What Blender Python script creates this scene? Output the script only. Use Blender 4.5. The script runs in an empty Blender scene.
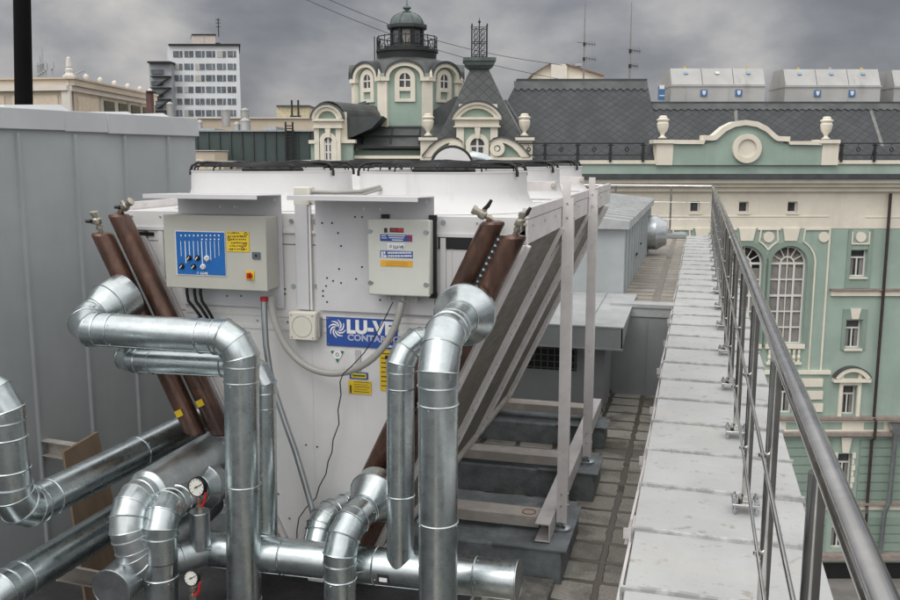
import bpy, bmesh, math, random
from mathutils import Vector, Matrix
random.seed(7)
R = math.radians
S = bpy.context.scene
COL = S.collection

# ------------------------------------------------------------------ camera
CZ = 2.75                      # eye height above the lower roof floor
PITCH, YAW, F = R(9.09), R(15.4), 900.0
cam_d = bpy.data.cameras.new('camera')
cam_d.sensor_width = 36.0
cam_d.lens = 36.0
cam_d.clip_start = 0.05
cam_d.clip_end = 6000
cam = bpy.data.objects.new('camera', cam_d)
COL.objects.link(cam)
cam.location = (0, 0, CZ)
cam.rotation_euler = (math.pi / 2 - PITCH, 0, YAW)
S.camera = cam

# ------------------------------------------------------------------ world: overcast sky
SUN_EL, SUN_AZ = R(52), R(200)          # azimuth clockwise from +y: behind the camera, a little left
w = bpy.data.worlds.new('World')
S.world = w
w.use_nodes = True
nt = w.node_tree
nt.nodes.clear()


def N(tree, t, **kw):
    n = tree.nodes.new(t)
    for k, v in kw.items():
        setattr(n, k, v)
    return n


def setin(n, **kw):
    for k, v in kw.items():
        n.inputs[k].default_value = v
    return n


def ramp(tree, stops, interp='LINEAR'):
    n = tree.nodes.new('ShaderNodeValToRGB')
    cr = n.color_ramp
    cr.interpolation = interp
    while len(cr.elements) < len(stops):
        cr.elements.new(0.5)
    for e, (p, c) in zip(cr.elements, stops):
        e.position = p
        e.color = (*c, 1) if len(c) == 3 else c
    return n


def build_world():
    L = nt.links.new
    out = N(nt, 'ShaderNodeOutputWorld')
    bg1 = N(nt, 'ShaderNodeBackground')
    bg2 = N(nt, 'ShaderNodeBackground')
    add = N(nt, 'ShaderNodeAddShader')
    sky = N(nt, 'ShaderNodeTexSky')
    sky.sky_type = 'NISHITA'
    sky.sun_disc = False
    sky.sun_elevation = SUN_EL
    sky.sun_rotation = SUN_AZ
    sky.air_density = 1.0
    sky.dust_density = 3.0
    bg1.inputs['Strength'].default_value = 0.012
    hs = N(nt, 'ShaderNodeHueSaturation')
    hs.inputs['Saturation'].default_value = 0.5
    L(sky.outputs[0], hs.inputs['Color'])
    L(hs.outputs[0], bg1.inputs['Color'])
    tc = N(nt, 'ShaderNodeTexCoord')
    # clouds: noise on the direction, squeezed near the horizon
    mp = N(nt, 'ShaderNodeMapping')
    mp.inputs['Scale'].default_value = (1, 1, 1.7)
    mp.inputs['Location'].default_value = (3.1, 1.7, 0.35)
    L(tc.outputs['Generated'], mp.inputs[0])
    n1 = N(nt, 'ShaderNodeTexNoise')
    setin(n1, Scale=4.6, Detail=7.0, Roughness=0.52, Distortion=0.25)
    L(mp.outputs[0], n1.inputs['Vector'])
    n2 = N(nt, 'ShaderNodeTexNoise')
    setin(n2, Scale=12.0, Detail=7.0, Roughness=0.5, Distortion=0.15)
    L(mp.outputs[0], n2.inputs['Vector'])
    mixn = N(nt, 'ShaderNodeMix')
    mixn.data_type = 'FLOAT'
    mixn.inputs[0].default_value = 0.33
    L(n1.outputs[0], mixn.inputs[2])
    L(n2.outputs[0], mixn.inputs[3])
    val = mixn.outputs[0]
    # a few broad cloud masses as lobes of the sky itself (azimuth from camera axis, elevation, width, gain)
    for az, el, wd, g in ((-12.5, 5.4, 90, -.15), (-17, 8.4, 120, .15), (-24, 8.3, 80, .11), (-20.7, 6.2, 250, -.08), (-10.3, 3.5, 420, .18), (-18.5, 4.4, 420, .16), (23, 6.9, 60, -.13), (16.8, 7.0, 150, .17), (6, 7, 200, -.03), (2, 9, 60, .02)):
        a = -YAW + R(az)
        d = Vector((math.sin(a) * math.cos(R(el)), math.cos(a) * math.cos(R(el)), math.sin(R(el))))
        vm = N(nt, 'ShaderNodeVectorMath', operation='DOT_PRODUCT')
        L(tc.outputs['Generated'], vm.inputs[0])
        vm.inputs[1].default_value = d
        s1 = N(nt, 'ShaderNodeMath', operation='SUBTRACT')
        L(vm.outputs['Value'], s1.inputs[0])
        s1.inputs[1].default_value = 1.0
        s2 = N(nt, 'ShaderNodeMath', operation='MULTIPLY')
        L(s1.outputs[0], s2.inputs[0])
        s2.inputs[1].default_value = wd * 2.5
        s3 = N(nt, 'ShaderNodeMath', operation='EXPONENT')
        L(s2.outputs[0], s3.inputs[0])
        s4 = N(nt, 'ShaderNodeMath', operation='MULTIPLY_ADD')
        L(s3.outputs[0], s4.inputs[0])
        s4.inputs[1].default_value = g
        L(val, s4.inputs[2])
        val = s4.outputs[0]
    cr = ramp(nt, [(0.33, (.15, .157, .175)), (0.44, (.21, .216, .236)), (0.53, (.295, .297, .312)), (0.63, (.42, .412, .41)), (0.75, (.60, .57, .53))])
    L(val, cr.inputs[0])
    # overcast dome: bright towards the zenith and behind the camera
    sep = N(nt, 'ShaderNodeSeparateXYZ')
    L(tc.outputs['Generated'], sep.inputs[0])
    up = N(nt, 'ShaderNodeMapRange')
    setin(up, **{'From Min': 0.2, 'From Max': 0.75, 'To Min': 0.0, 'To Max': 1.0})
    L(sep.outputs['Z'], up.inputs[0])
    bk = N(nt, 'ShaderNodeMapRange')
    setin(bk, **{'From Min': 0.0, 'From Max': -0.7, 'To Min': 0.0, 'To Max': 0.95})
    L(sep.outputs['Y'], bk.inputs[0])
    mx = N(nt, 'ShaderNodeMath', operation='MAXIMUM')
    lowz = N(nt, 'ShaderNodeMapRange')
    setin(lowz, **{'From Min': 0.02, 'From Max': 0.32, 'To Min': 0.25, 'To Max': 1.0})
    L(sep.outputs['Z'], lowz.inputs[0])
    bz = N(nt, 'ShaderNodeMath', operation='MULTIPLY')
    L(bk.outputs[0], bz.inputs[0])
    L(lowz.outputs[0], bz.inputs[1])
    L(up.outputs[0], mx.inputs[0])
    L(bz.outputs[0], mx.inputs[1])
    mc = N(nt, 'ShaderNodeMix')
    mc.data_type = 'RGBA'
    L(mx.outputs[0], mc.inputs[0])
    L(cr.outputs[0], mc.inputs[6])
    mc.inputs[7].default_value = (1.36, 1.345, 1.33, 1)
    L(mc.outputs[2], bg2.inputs['Color'])
    bg2.inputs['Strength'].default_value = 1.0
    L(bg1.outputs[0], add.inputs[0])
    L(bg2.outputs[0], add.inputs[1])
    L(add.outputs[0], out.inputs[0])


build_world()

# ------------------------------------------------------------------ sun (soft, through cloud)
sd = bpy.data.lights.new('sun', 'SUN')
sd.energy = 0.9
sd.angle = R(30)
sd.color = (1, .97, .93)
sun = bpy.data.objects.new('sun', sd)
COL.objects.link(sun)
sdir = Vector((math.sin(SUN_AZ) * math.cos(SUN_EL), math.cos(SUN_AZ) * math.cos(SUN_EL), math.sin(SUN_EL)))
sun.rotation_euler = sdir.to_track_quat('Z', 'Y').to_euler()

vs = S.view_settings
S.display_settings.display_device = 'sRGB'
vs.view_transform = 'Standard'
vs.look = 'None'
vs.exposure = 0.0
vs.gamma = 1.0
vs.use_curve_mapping = False
try:
    S.cycles.max_bounces = 8
    S.cycles.use_denoising = True
except Exception:
    pass

# ------------------------------------------------------------------ materials


def mk(name, col, rough=.5, metal=0.0, var=.12, scale=3.0, stretch=(1, 1, 1), bump=0.0, bscale=60.0, col2=None, lo=.42, hi=.62, rvar=.0, detail=6, spec=.5):
    m = bpy.data.materials.new(name)
    m.use_nodes = True
    t = m.node_tree
    L = t.links.new
    p = t.nodes['Principled BSDF']
    p.inputs['Metallic'].default_value = metal
    p.inputs['Roughness'].default_value = rough
    p.inputs['Specular IOR Level'].default_value = spec
    tc = N(t, 'ShaderNodeTexCoord')
    mp = N(t, 'ShaderNodeMapping')
    mp.inputs['Scale'].default_value = stretch
    L(tc.outputs['Object'], mp.inputs[0])
    n = N(t, 'ShaderNodeTexNoise')
    setin(n, Scale=scale, Detail=float(detail), Roughness=.6)
    L(mp.outputs[0], n.inputs['Vector'])
    a = tuple(min(1, c * (1 + var)) for c in col)
    b = tuple(c for c in col2) if col2 else tuple(c * (1 - var) for c in col)
    r = ramp(t, [(lo, b), (hi, a)])
    L(n.outputs[0], r.inputs[0])
    L(r.outputs[0], p.inputs['Base Color'])
    if rvar:
        mr = N(t, 'ShaderNodeMapRange')
        setin(mr, **{'From Min': .35, 'From Max': .65, 'To Min': max(.03, rough - rvar), 'To Max': rough + rvar})
        n3 = N(t, 'ShaderNodeTexNoise')
        setin(n3, Scale=scale * 2.3, Detail=4.0)
        L(mp.outputs[0], n3.inputs['Vector'])
        L(n3.outputs[0], mr.inputs[0])
        L(mr.outputs[0], p.inputs['Roughness'])
    if bump:
        n2 = N(t, 'ShaderNodeTexNoise')
        setin(n2, Scale=bscale, Detail=4.0)
        L(mp.outputs[0], n2.inputs['Vector'])
        bp = N(t, 'ShaderNodeBump')
        setin(bp, Strength=bump, Distance=.02)
        L(n2.outputs[0], bp.inputs['Height'])
        L(bp.outputs[0], p.inputs['Normal'])
    return m


def overlay(m, col, scale, lo, hi, stretch=(1, 1, 1), amount=1.0, rough=None):
    """spots, streaks or stains of their own shape over a material's colour"""
    t = m.node_tree
    L = t.links.new
    p = t.nodes['Principled BSDF']
    src = p.inputs['Base Color'].links[0].from_socket
    tc = N(t, 'ShaderNodeTexCoord')
    mp = N(t, 'ShaderNodeMapping')
    mp.inputs['Scale'].default_value = stretch
    mp.inputs['Location'].default_value = (scale * .37, 1.3, scale * .11)
    L(tc.outputs['Object'], mp.inputs[0])
    n = N(t, 'ShaderNodeTexNoise')
    setin(n, Scale=scale, Detail=8.0, Roughness=.65)
    L(mp.outputs[0], n.inputs['Vector'])
    mr = N(t, 'ShaderNodeMapRange')
    setin(mr, **{'From Min': lo, 'From Max': hi, 'To Min': 0.0, 'To Max': amount})
    L(n.outputs[0], mr.inputs[0])
    mx = N(t, 'ShaderNodeMix')
    mx.data_type = 'RGBA'
    L(mr.outputs[0], mx.inputs[0])
    L(src, mx.inputs[6])
    mx.inputs[7].default_value = (*col, 1)
    L(mx.outputs[2], p.inputs['Base Color'])
    return m


def mat_galv(name, col, rough):
    m = mk(name, col, rough=rough, metal=1.0, var=.08, scale=7, stretch=(1, 1, 1), rvar=.05)
    t = m.node_tree
    L = t.links.new
    p = t.nodes['Principled BSDF']
    tc = N(t, 'ShaderNodeTexCoord')
    v = N(t, 'ShaderNodeTexVoronoi')
    setin(v, Scale=55.0)
    L(tc.outputs['Object'], v.inputs['Vector'])
    src = p.inputs['Base Color'].links[0].from_socket
    hsv = N(t, 'ShaderNodeHueSaturation')
    mr = N(t, 'ShaderNodeMapRange')
    setin(mr, **{'From Min': 0.0, 'From Max': 1.0, 'To Min': .96, 'To Max': 1.04})
    sp = N(t, 'ShaderNodeSeparateColor')
    L(v.outputs['Color'], sp.inputs[0])
    L(sp.outputs[0], mr.inputs[0])
    L(mr.outputs[0], hsv.inputs['Value'])
    L(src, hsv.inputs['Color'])
    L(hsv.outputs[0], p.inputs['Base Color'])
    n = N(t, 'ShaderNodeTexNoise')
    setin(n, Scale=9.0, Detail=3.0)
    L(tc.outputs['Object'], n.inputs['Vector'])
    b = N(t, 'ShaderNodeBump')
    setin(b, Strength=.035, Distance=.02)
    L(n.outputs[0], b.inputs['Height'])
    L(b.outputs[0], p.inputs['Normal'])
    overlay(m, (.42, .44, .44), 3.0, .5, .8, amount=.4)
    return m


def mat_flat(name, col, rough=.5, metal=0.0):
    return mk(name, col, rough=rough, metal=metal, var=.05, scale=20)


def mat_slate(name, col, du, dz):
    m = mk(name, col, rough=.55, var=.18, scale=1.1)
    t = m.node_tree
    L = t.links.new
    p = t.nodes['Principled BSDF']
    tc = N(t, 'ShaderNodeTexCoord')
    sx = N(t, 'ShaderNodeSeparateXYZ')
    L(tc.outputs['Object'], sx.inputs[0])
    # slope coordinate: height plus depth so it also reads on sloping faces
    sl = N(t, 'ShaderNodeMath', operation='DIVIDE')
    L(sx.outputs['Z'], sl.inputs[0])
    sl.inputs[1].default_value = dz
    uu = N(t, 'ShaderNodeMath', operation='DIVIDE')
    L(sx.outputs['X'], uu.inputs[0])
    uu.inputs[1].default_value = du
    prev = None
    fr = []
    for op in ('ADD', 'SUBTRACT'):
        a = N(t, 'ShaderNodeMath', operation=op)
        L(uu.outputs[0], a.inputs[0])
        L(sl.outputs[0], a.inputs[1])
        f = N(t, 'ShaderNodeMath', operation='FRACT')
        L(a.outputs[0], f.inputs[0])
        c = N(t, 'ShaderNodeMath', operation='LESS_THAN')
        L(f.outputs[0], c.inputs[0])
        c.inputs[1].default_value = .11
        fl = N(t, 'ShaderNodeMath', operation='FLOOR')
        L(a.outputs[0], fl.inputs[0])
        fr.append((c, fl))
    mxx = N(t, 'ShaderNodeMath', operation='MAXIMUM')
    L(fr[0][0].outputs[0], mxx.inputs[0])
    L(fr[1][0].outputs[0], mxx.inputs[1])
    cb = N(t, 'ShaderNodeCombineXYZ')
    L(fr[0][1].outputs[0], cb.inputs[0])
    L(fr[1][1].outputs[0], cb.inputs[1])
    wn = N(t, 'ShaderNodeTexWhiteNoise')
    L(cb.outputs[0], wn.inputs['Vector'])
    mr = N(t, 'ShaderNodeMapRange')
    setin(mr, **{'From Min': 0.0, 'From Max': 1.0, 'To Min': .93, 'To Max': 1.07})
    L(wn.outputs['Value'], mr.inputs[0])
    hs = N(t, 'ShaderNodeHueSaturation')
    L(p.inputs['Base Color'].links[0].from_socket, hs.inputs['Color'])
    L(mr.outputs[0], hs.inputs['Value'])
    mx = N(t, 'ShaderNodeMix')
    mx.data_type = 'RGBA'
    L(mxx.outputs[0], mx.inputs[0])
    L(hs.outputs[0], mx.inputs[6])
    mx.inputs[7].default_value = (col[0] * .4, col[1] * .4, col[2] * .4, 1)
    L(mx.outputs[2], p.inputs['Base Color'])
    return m


def mat_tiles(name, tile, wet, joint, bw, bh, mortar):
    m = bpy.data.materials.new(name)
    m.use_nodes = True
    t = m.node_tree
    L = t.links.new
    p = t.nodes['Principled BSDF']
    tc = N(t, 'ShaderNodeTexCoord')
    nz = N(t, 'ShaderNodeTexNoise')
    setin(nz, Scale=9.0, Detail=4.0)
    L(tc.outputs['Object'], nz.inputs['Vector'])
    mixv = N(t, 'ShaderNodeMix')
    mixv.data_type = 'VECTOR'
    mixv.inputs[0].default_value = .05
    sh_ = N(t, 'ShaderNodeMapping')
    sh_.inputs['Location'].default_value = (-.20, 0, 0)
    L(tc.outputs['Object'], sh_.inputs[0])
    L(sh_.outputs[0], mixv.inputs[4])
    L(nz.outputs['Color'], mixv.inputs[5])
    b = N(t, 'ShaderNodeTexBrick')
    b.offset = 0.0
    setin(b, **{'Scale': 1.0, 'Mortar Size': mortar, 'Mortar Smooth': .35, 'Brick Width': bw, 'Row Height': bh, 'Bias': 0.0})
    L(mixv.outputs[1], b.inputs['Vector'])
    b.inputs['Color1'].default_value = (*tile, 1)
    b.inputs['Color2'].default_value = (tile[0] * .8, tile[1] * .8, tile[2] * .78, 1)
    b.inputs['Mortar'].default_value = (*joint, 1)
    n = N(t, 'ShaderNodeTexNoise')
    setin(n, Scale=1.6, Detail=6.0, Roughness=.6, Distortion=.4)
    L(tc.outputs['Object'], n.inputs['Vector'])
    # rain water gathered in the joints creeps over some slabs
    ma = N(t, 'ShaderNodeMath', operation='MULTIPLY_ADD')
    L(b.outputs['Fac'], ma.inputs[0])
    ma.inputs[1].default_value = .16
    L(n.outputs[0], ma.inputs[2])
    mr = N(t, 'ShaderNodeMapRange')
    setin(mr, **{'From Min': .5, 'From Max': .6, 'To Min': 0.0, 'To Max': .85})
    L(ma.outputs[0], mr.inputs[0])
    mx = N(t, 'ShaderNodeMix')
    mx.data_type = 'RGBA'
    L(mr.outputs[0], mx.inputs[0])
    L(b.outputs['Color'], mx.inputs[6])
    mx.inputs[7].default_value = (*wet, 1)
    # grain
    g = N(t, 'ShaderNodeTexNoise')
    setin(g, Scale=60.0, Detail=5.0)
    L(tc.outputs['Object'], g.inputs['Vector'])
    gr = N(t, 'ShaderNodeMapRange')
    setin(gr, **{'From Min': .3, 'From Max': .7, 'To Min': .75, 'To Max': 1.2})
    L(g.outputs[0], gr.inputs[0])
    hs = N(t, 'ShaderNodeHueSaturation')
    L(mx.outputs[2], hs.inputs['Color'])
    L(gr.outputs[0], hs.inputs['Value'])
    L(hs.outputs[0], p.inputs['Base Color'])
    rr = N(t, 'ShaderNodeMapRange')
    setin(rr, **{'From Min': 0.0, 'From Max': .8, 'To Min': .8, 'To Max': .35})
    L(mr.outputs[0], rr.inputs[0])
    L(rr.outputs[0], p.inputs['Roughness'])
    bp = N(t, 'ShaderNodeBump')
    setin(bp, Strength=.5, Distance=.01)
    bp.invert = True
    L(b.outputs['Fac'], bp.inputs['Height'])
    L(bp.outputs[0], p.inputs['Normal'])
    return m


GALV = mat_galv('galvanised_steel', (.57, .625, .635), .29)
GALV_SOFT = mat_galv('galvanised_soft', (.62, .66, .67), .4)
GALV_DULL = mat_galv('galvanised_dull', (.5, .53, .55), .36)
STEEL = mk('stainless_steel', (.62, .61, .59), rough=.12, metal=1, var=.12, scale=6, stretch=(1, 1, 1), rvar=.07)
COPPER = mk('brown_header', (.115, .062, .045), rough=.33, metal=.45, var=.3, scale=9, stretch=(1, 1, .35), col2=(.06, .034, .027), lo=.38, hi=.66, rvar=.1)
overlay(COPPER, (.2, .085, .045), 11, .56, .72, amount=.7)
overlay(COPPER, (.05, .04, .036), 5, .55, .7, stretch=(1, 1, .4), amount=.6)
WHITE = mk('white_casing', (.70, .695, .69), rough=.38, var=.035, scale=2.2, bump=.06, bscale=4)
overlay(WHITE, (.46, .43, .40), 7.0, .56, .78, stretch=(1, 1, .12), amount=.5)
overlay(WHITE, (.4, .36, .32), 2.3, .66, .72, amount=.35)
FRAME = mk('white_frame', (.68, .65, .645), rough=.45, var=.07, scale=5)
overlay(FRAME, (.4, .35, .31), 11, .58, .74, amount=.55)
DIRTY = mk('dirty_frame', (.5, .46, .42), rough=.6, var=.12, scale=6)
overlay(DIRTY, (.3, .2, .13), 15, .6, .72, amount=.6)
BOXGREY = mk('cabinet_grey', (.47, .465, .415), rough=.42, var=.03, scale=4)
BOXPALE = mk('cabinet_pale', (.62, .63, .575), rough=.42, var=.03, scale=4)
TRUNK = mk('trunking_cream', (.66, .64, .56), rough=.45, var=.03, scale=6)
AWN = mk('awning_white', (.64, .635, .65), rough=.4, var=.03, scale=4)
BACKP = mk('backplate_white', (.6, .6, .62), rough=.42, var=.03, scale=4)
FIN = mk('coil_fin', (.17, .155, .13), rough=.62, metal=.25, var=.2, scale=8, stretch=(8, .6, .6))
overlay(FIN, (.3, .27, .22), 12, .58, .72, stretch=(3, .5, .5), amount=.5)
BLACK = mk('black_plastic', (.010, .010, .011), rough=.5, var=.1)
RUBBER = mk('dark_rubber', (.025, .025, .027), rough=.7, var=.1)
HOSE = mk('grey_hose', (.36, .35, .33), rough=.5, var=.06)
CONDUIT = mk('steel_conduit', (.4, .42, .43), rough=.4, metal=.85, var=.08)
BLUE = mat_flat('sign_blue', (.03, .085, .33), .35)
PBLUE = mat_flat('panel_blue', (.012, .13, .42), .4)
YEL = mat_flat('sticker_yellow', (.75, .52, .02), .45)
ORNG = mat_flat('sticker_orange', (.75, .4, .04), .45)
PWHITE = mat_flat('print_white', (.8, .8, .8), .5)
PDARK = mat_flat('print_dark', (.03, .03, .035), .5)
PNAVY = mat_flat('print_navy', (.03, .06, .2), .5)
GREENP = mat_flat('print_green', (.015, .16, .08), .5)
RED = mat_flat('red_plastic', (.5, .02, .025), .35)
REDLED = mat_flat('red_display', (.6, .02, .06), .35)
BRASS = mk('brass_nickel', (.4, .37, .31), rough=.35, metal=.9, var=.1)
WALLG = mk('wall_sheet_grey', (.415, .44, .45), rough=.46, var=.05, scale=1.6, bump=.35, bscale=1.5)
overlay(WALLG, (.34, .365, .375), 2.2, .5, .75, stretch=(1, 1, .3), amount=.5)
WALLCAP = mk('wall_cap_grey', (.52, .54, .55), rough=.42, var=.05, scale=2, bump=.1, bscale=3)
ENCL = mk('enclosure_grey', (.30, .32, .325), rough=.5, var=.07, scale=2, bump=.08, bscale=3)
HOODTOP = mk('hood_light', (.42, .435, .435), rough=.5, var=.08, scale=4)
overlay(HOODTOP, (.33, .33, .31), 8, .56, .7, amount=.6)
TALLBOX = mk('duct_box_grey', (.4, .43, .44), rough=.45, var=.06, scale=3)
SEAM = mk('seam_grime_shade', (.39, .395, .39), rough=.6, var=.25, scale=14)  # darker grey: grime plus the shading of the seam ridges painted in
LEDGE = mk('ledge_paint', (.455, .462, .458), rough=.5, var=.06, scale=2.5, bump=.1, bscale=6)
overlay(LEDGE, (.27, .24, .19), 13, .585, .66, amount=.7)
overlay(LEDGE, (.3, .28, .24), 42, .62, .68, amount=.8)
overlay(LEDGE, (.5, .49, .46), 3, .52, .7, amount=.5)
CONC = mk('dark_membrane', (.2, .222, .235), rough=.6, var=.2, scale=5, bump=.3, bscale=25)
overlay(CONC, (.33, .35, .36), 7, .55, .72, amount=.6)
ROUGHC = mk('rough_concrete', (.24, .23, .21), rough=.85, var=.25, scale=14, bump=.8, bscale=50)
TILES = mat_tiles('wet_paving', (.46, .435, .39), (.14, .125, .1), (.085, .074, .058), .335, .295, .026)
TILES2 = mat_tiles('upper_paving', (.36, .33, .285), (.19, .165, .13), (.13, .11, .085), .6, .3, .05)
WOOD = mk('plywood', (.21, .15, .1), rough=.7, var=.18, scale=4, stretch=(1, 1, .15))
GROUND = mk('street_asphalt', (.055, .054, .052), rough=.85, var=.2, scale=.3)
PAVE = mk('pavement', (.2, .19, .18), rough=.85, var=.15, scale=.8)
CREAM = mk('cream_stucco', (.8, .75, .64), rough=.8, var=.05, scale=.9)
overlay(CREAM, (.64, .585, .48), .9, .52, .75, stretch=(1.6, 1, .15), amount=.6)
GREEN = mk('green_stucco', (.335, .43, .37), rough=.8, var=.06, scale=.7)
overlay(GREEN, (.27, .34, .30), .8, .5, .72, stretch=(1.6, 1, .14), amount=.6)
overlay(GREEN, (.40, .46, .41), .35, .55, .62, amount=.5)
GREEN_D = mk('green_stucco_deep', (.25, .325, .275), rough=.8, var=.06, scale=.8)
SLATE = mat_slate('slate_roof', (.044, .049, .053), .52, .34)
SLATE_S = mat_slate('slate_roof_fine', (.06, .07, .07), .55, .5)
DARKROOF = mk('dark_sheet_roof', (.06, .068, .07), rough=.5, var=.18, scale=1.5)
TARN = mk('tarnished_roof', (.075, .082, .082), rough=.5, var=.2, scale=1.2)
VERDIGRIS = mk('dome_sheet', (.1, .13, .125), rough=.5, var=.2, scale=1.5)
GREENROOF = mk('green_sheet_roof', (.055, .08, .078), rough=.5, var=.1, scale=.5)
IRON = mk('black_iron', (.02, .021, .022), rough=.6, var=.1)
GLASS = mk('window_glass', (.075, .078, .08), rough=.1, var=.45, scale=.9, lo=.4, hi=.6)
CURTAIN = mk('pale_curtain', (.25, .24, .225), rough=.8, var=.12, scale=2)
WFRAME = mat_flat('window_white', (.74, .72, .69), .5)
HRWALL = mk('pale_panels', (.72, .74, .76), rough=.7, var=.05, scale=.3)
HRGLASS = mk('office_glass', (.13, .15, .17), rough=.2, var=.35, scale=.25, lo=.4, hi=.6)
HRCURT = mk('office_blind', (.48, .47, .43), rough=.7, var=.1, scale=.4)
STAIRC = mk('stair_block', (.42, .45, .47), rough=.6, var=.15, scale=.3)
BEIGE = mk('beige_stucco', (.6, .52, .42), rough=.85, var=.06, scale=.5)
BEIGE_L = mk('beige_trim', (.72, .68, .62), rough=.8, var=.05, scale=.8)
OLIVE = mk('olive_opening', (.09, .085, .055), rough=.6, var=.15, scale=1)
RUSTP = mk('red_brown_stack', (.14, .07, .06), rough=.6, var=.2, scale=1)
ZINC = mk('zinc_housing', (.47, .47, .46), rough=.45, metal=.3, var=.08, scale=.6)
overlay(ZINC, (.3, .29, .27), .9, .55, .7, stretch=(1, 1, .2), amount=.6)
LPALE = mat_flat('label_pale_blue', (.3, .45, .6), .6)
BADGE = mat_flat('badge_blue', (.06, .17, .38), .5)

# ------------------------------------------------------------------ mesh builder
BASE = {}


class B:
    def __init__(s):
        s.bm = bmesh.new()

    def face(s, pts):
        try:
            return s.bm.faces.new([s.bm.verts.new(p) for p in pts])
        except ValueError:
            return None

    def hexa(s, p):                       # 8 points: bottom 4, top 4
        v = [s.bm.verts.new(q) for q in p]
        for f in ((3, 2, 1, 0), (4, 5, 6, 7), (0, 1, 5, 4), (1, 2, 6, 5), (2, 3, 7, 6), (3, 0, 4, 7)):
            s.bm.faces.new([v[i] for i in f])
        return s

    def box(s, x0, x1, y0, y1, z0, z1):
        x0, x1 = min(x0, x1), max(x0, x1)
        y0, y1 = min(y0, y1), max(y0, y1)
        z0, z1 = min(z0, z1), max(z0, z1)
        return s.hexa([(x0, y0, z0), (x1, y0, z0), (x1, y1, z0), (x0, y1, z0), (x0, y0, z1), (x1, y0, z1), (x1, y1, z1), (x0, y1, z1)])

    def obox(s, c, ax, ay, az):           # centre, three half axes
        c, ax, ay, az = Vector(c), Vector(ax), Vector(ay), Vector(az)
        return s.hexa([c - ax - ay - az, c + ax - ay - az, c + ax + ay - az, c - ax + ay - az, c - ax - ay + az, c + ax - ay + az, c + ax + ay + az, c - ax + ay + az])

    def prism(s, pts, vec):
        vec = Vector(vec)
        a = [s.bm.verts.new(p) for p in pts]
        b = [s.bm.verts.new(Vector(p) + vec) for p in pts]
        s.bm.faces.new(a)
        s.bm.faces.new(b[::-1])
        n = len(a)
        for i in range(n):
            j = (i + 1) % n
            s.bm.faces.new([a[j], a[i], b[i], b[j]])
        return s

    def cyl(s, p, q, r0, r1=None, n=16, cap=True):
        p, q = Vector(p), Vector(q)
        r1 = r0 if r1 is None else r1
        d = (q - p).normalized()
        e = d.orthogonal().normalized()
        f = d.cross(e)
        A, Bv = [], []
        for i in range(n):
            a = 2 * math.pi * i / n
            o = e * math.cos(a) + f * math.sin(a)
            A.append(s.bm.verts.new(p + o * r0))
            Bv.append(s.bm.verts.new(q + o * r1))
        for i in range(n):
            j = (i + 1) % n
            s.bm.faces.new([A[i], A[j], Bv[j], Bv[i]])
        if cap:
            s.bm.faces.new(A[::-1])
            s.bm.faces.new(Bv)
        return s

    def tube(s, pts, r, n=8, closed=False):
        pts = [Vector(p) for p in pts]
        m = len(pts)
        rings = []
        prev = None
        for i, p in enumerate(pts):
            a = pts[(i - 1) % m] if (closed or i > 0) else p
            b = pts[(i + 1) % m] if (closed or i < m - 1) else p
            d = (b - a).normalized()
            if prev is None:
                e = d.orthogonal().normalized()
            else:
                e = (prev - d * prev.dot(d)).normalized()
            prev = e
            f = d.cross(e)
            rr = r[i] if isinstance(r, (list, tuple)) else r
            rings.append([s.bm.verts.new(p + (e * math.cos(2 * math.pi * k / n) + f * math.sin(2 * math.pi * k / n)) * rr) for k in range(n)])
        for i in range(m if closed else m - 1):
            A, C = rings[i], rings[(i + 1) % m]
            for k in range(n):
                j = (k + 1) % n
                s.bm.faces.new([A[k], A[j], C[j], C[k]])
        if not closed:
            s.bm.faces.new(rings[0][::-1])
            s.bm.faces.new(rings[-1])
        return s

    def ringtube(s, c, axis, Rr, r, n=32, k=6, a0=0, a1=360):
        c, axis = Vector(c), Vector(axis).normalized()
        e = axis.orthogonal().normalized()
        if abs(axis.z) > .99:
            e = Vector((1, 0, 0))
        f = axis.cross(e)
        full = abs(a1 - a0) >= 360
        m = n if full else n + 1
        pts = [c + (e * math.cos(R(a0 + (a1 - a0) * i / n)) + f * math.sin(R(a0 + (a1 - a0) * i / n))) * Rr for i in range(m)]
        return s.tube(pts, r, k, closed=full)

    def lathe(s, c, prof, n=20, axis=(0, 0, 1)):
        c, ax = Vector(c), Vector(axis).normalized()
        e = Vector((1, 0, 0)) if abs(ax.z) > .9 else ax.orthogonal().normalized()
        f = ax.cross(e)
        rings = []
        for r, h in prof:
            rings.append([s.bm.verts.new(c + ax * h + (e * math.cos(2 * math.pi * (i + .5) / n) + f * math.sin(2 * math.pi * (i + .5) / n)) * max(r, 1e-4)) for i in range(n)])
        for A, C in zip(rings, rings[1:]):
            for k in range(n):
                j = (k + 1) % n
                s.bm.faces.new([A[k], A[j], C[j], C[k]])
        s.bm.faces.new(rings[0][::-1])
        s.bm.faces.new(rings[-1])
        return s

    def build(s, name, mat, parent=None, smooth=25, bevel=0.0):
        bm = s.bm
        bmesh.ops.recalc_face_normals(bm, faces=bm.faces[:])
        base = Vector((0, 0, 0))
        if parent is not None:
            base = BASE[parent.name]
            for v in bm.verts:
                v.co -= base
        for f in bm.faces:
            f.smooth = True
        th = R(smooth)
        for e in bm.edges:
            if len(e.link_faces) == 2:
                e.smooth = e.calc_face_angle(0) < th
        me = bpy.data.meshes.new(name)
        bm.to_mesh(me)
        bm.free()
        me.materials.append(mat)
        o = bpy.data.objects.new(name, me)
        COL.objects.link(o)
        if parent is not None:
            o.parent = parent
            BASE[o.name] = base
        else:
            BASE[o.name] = base
        if bevel:
            b = o.modifiers.new('bevel', 'BEVEL')
            b.width = bevel
            b.segments = 2
            b.limit_method = 'ANGLE'
            b.angle_limit = R(40)
        return o


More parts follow.
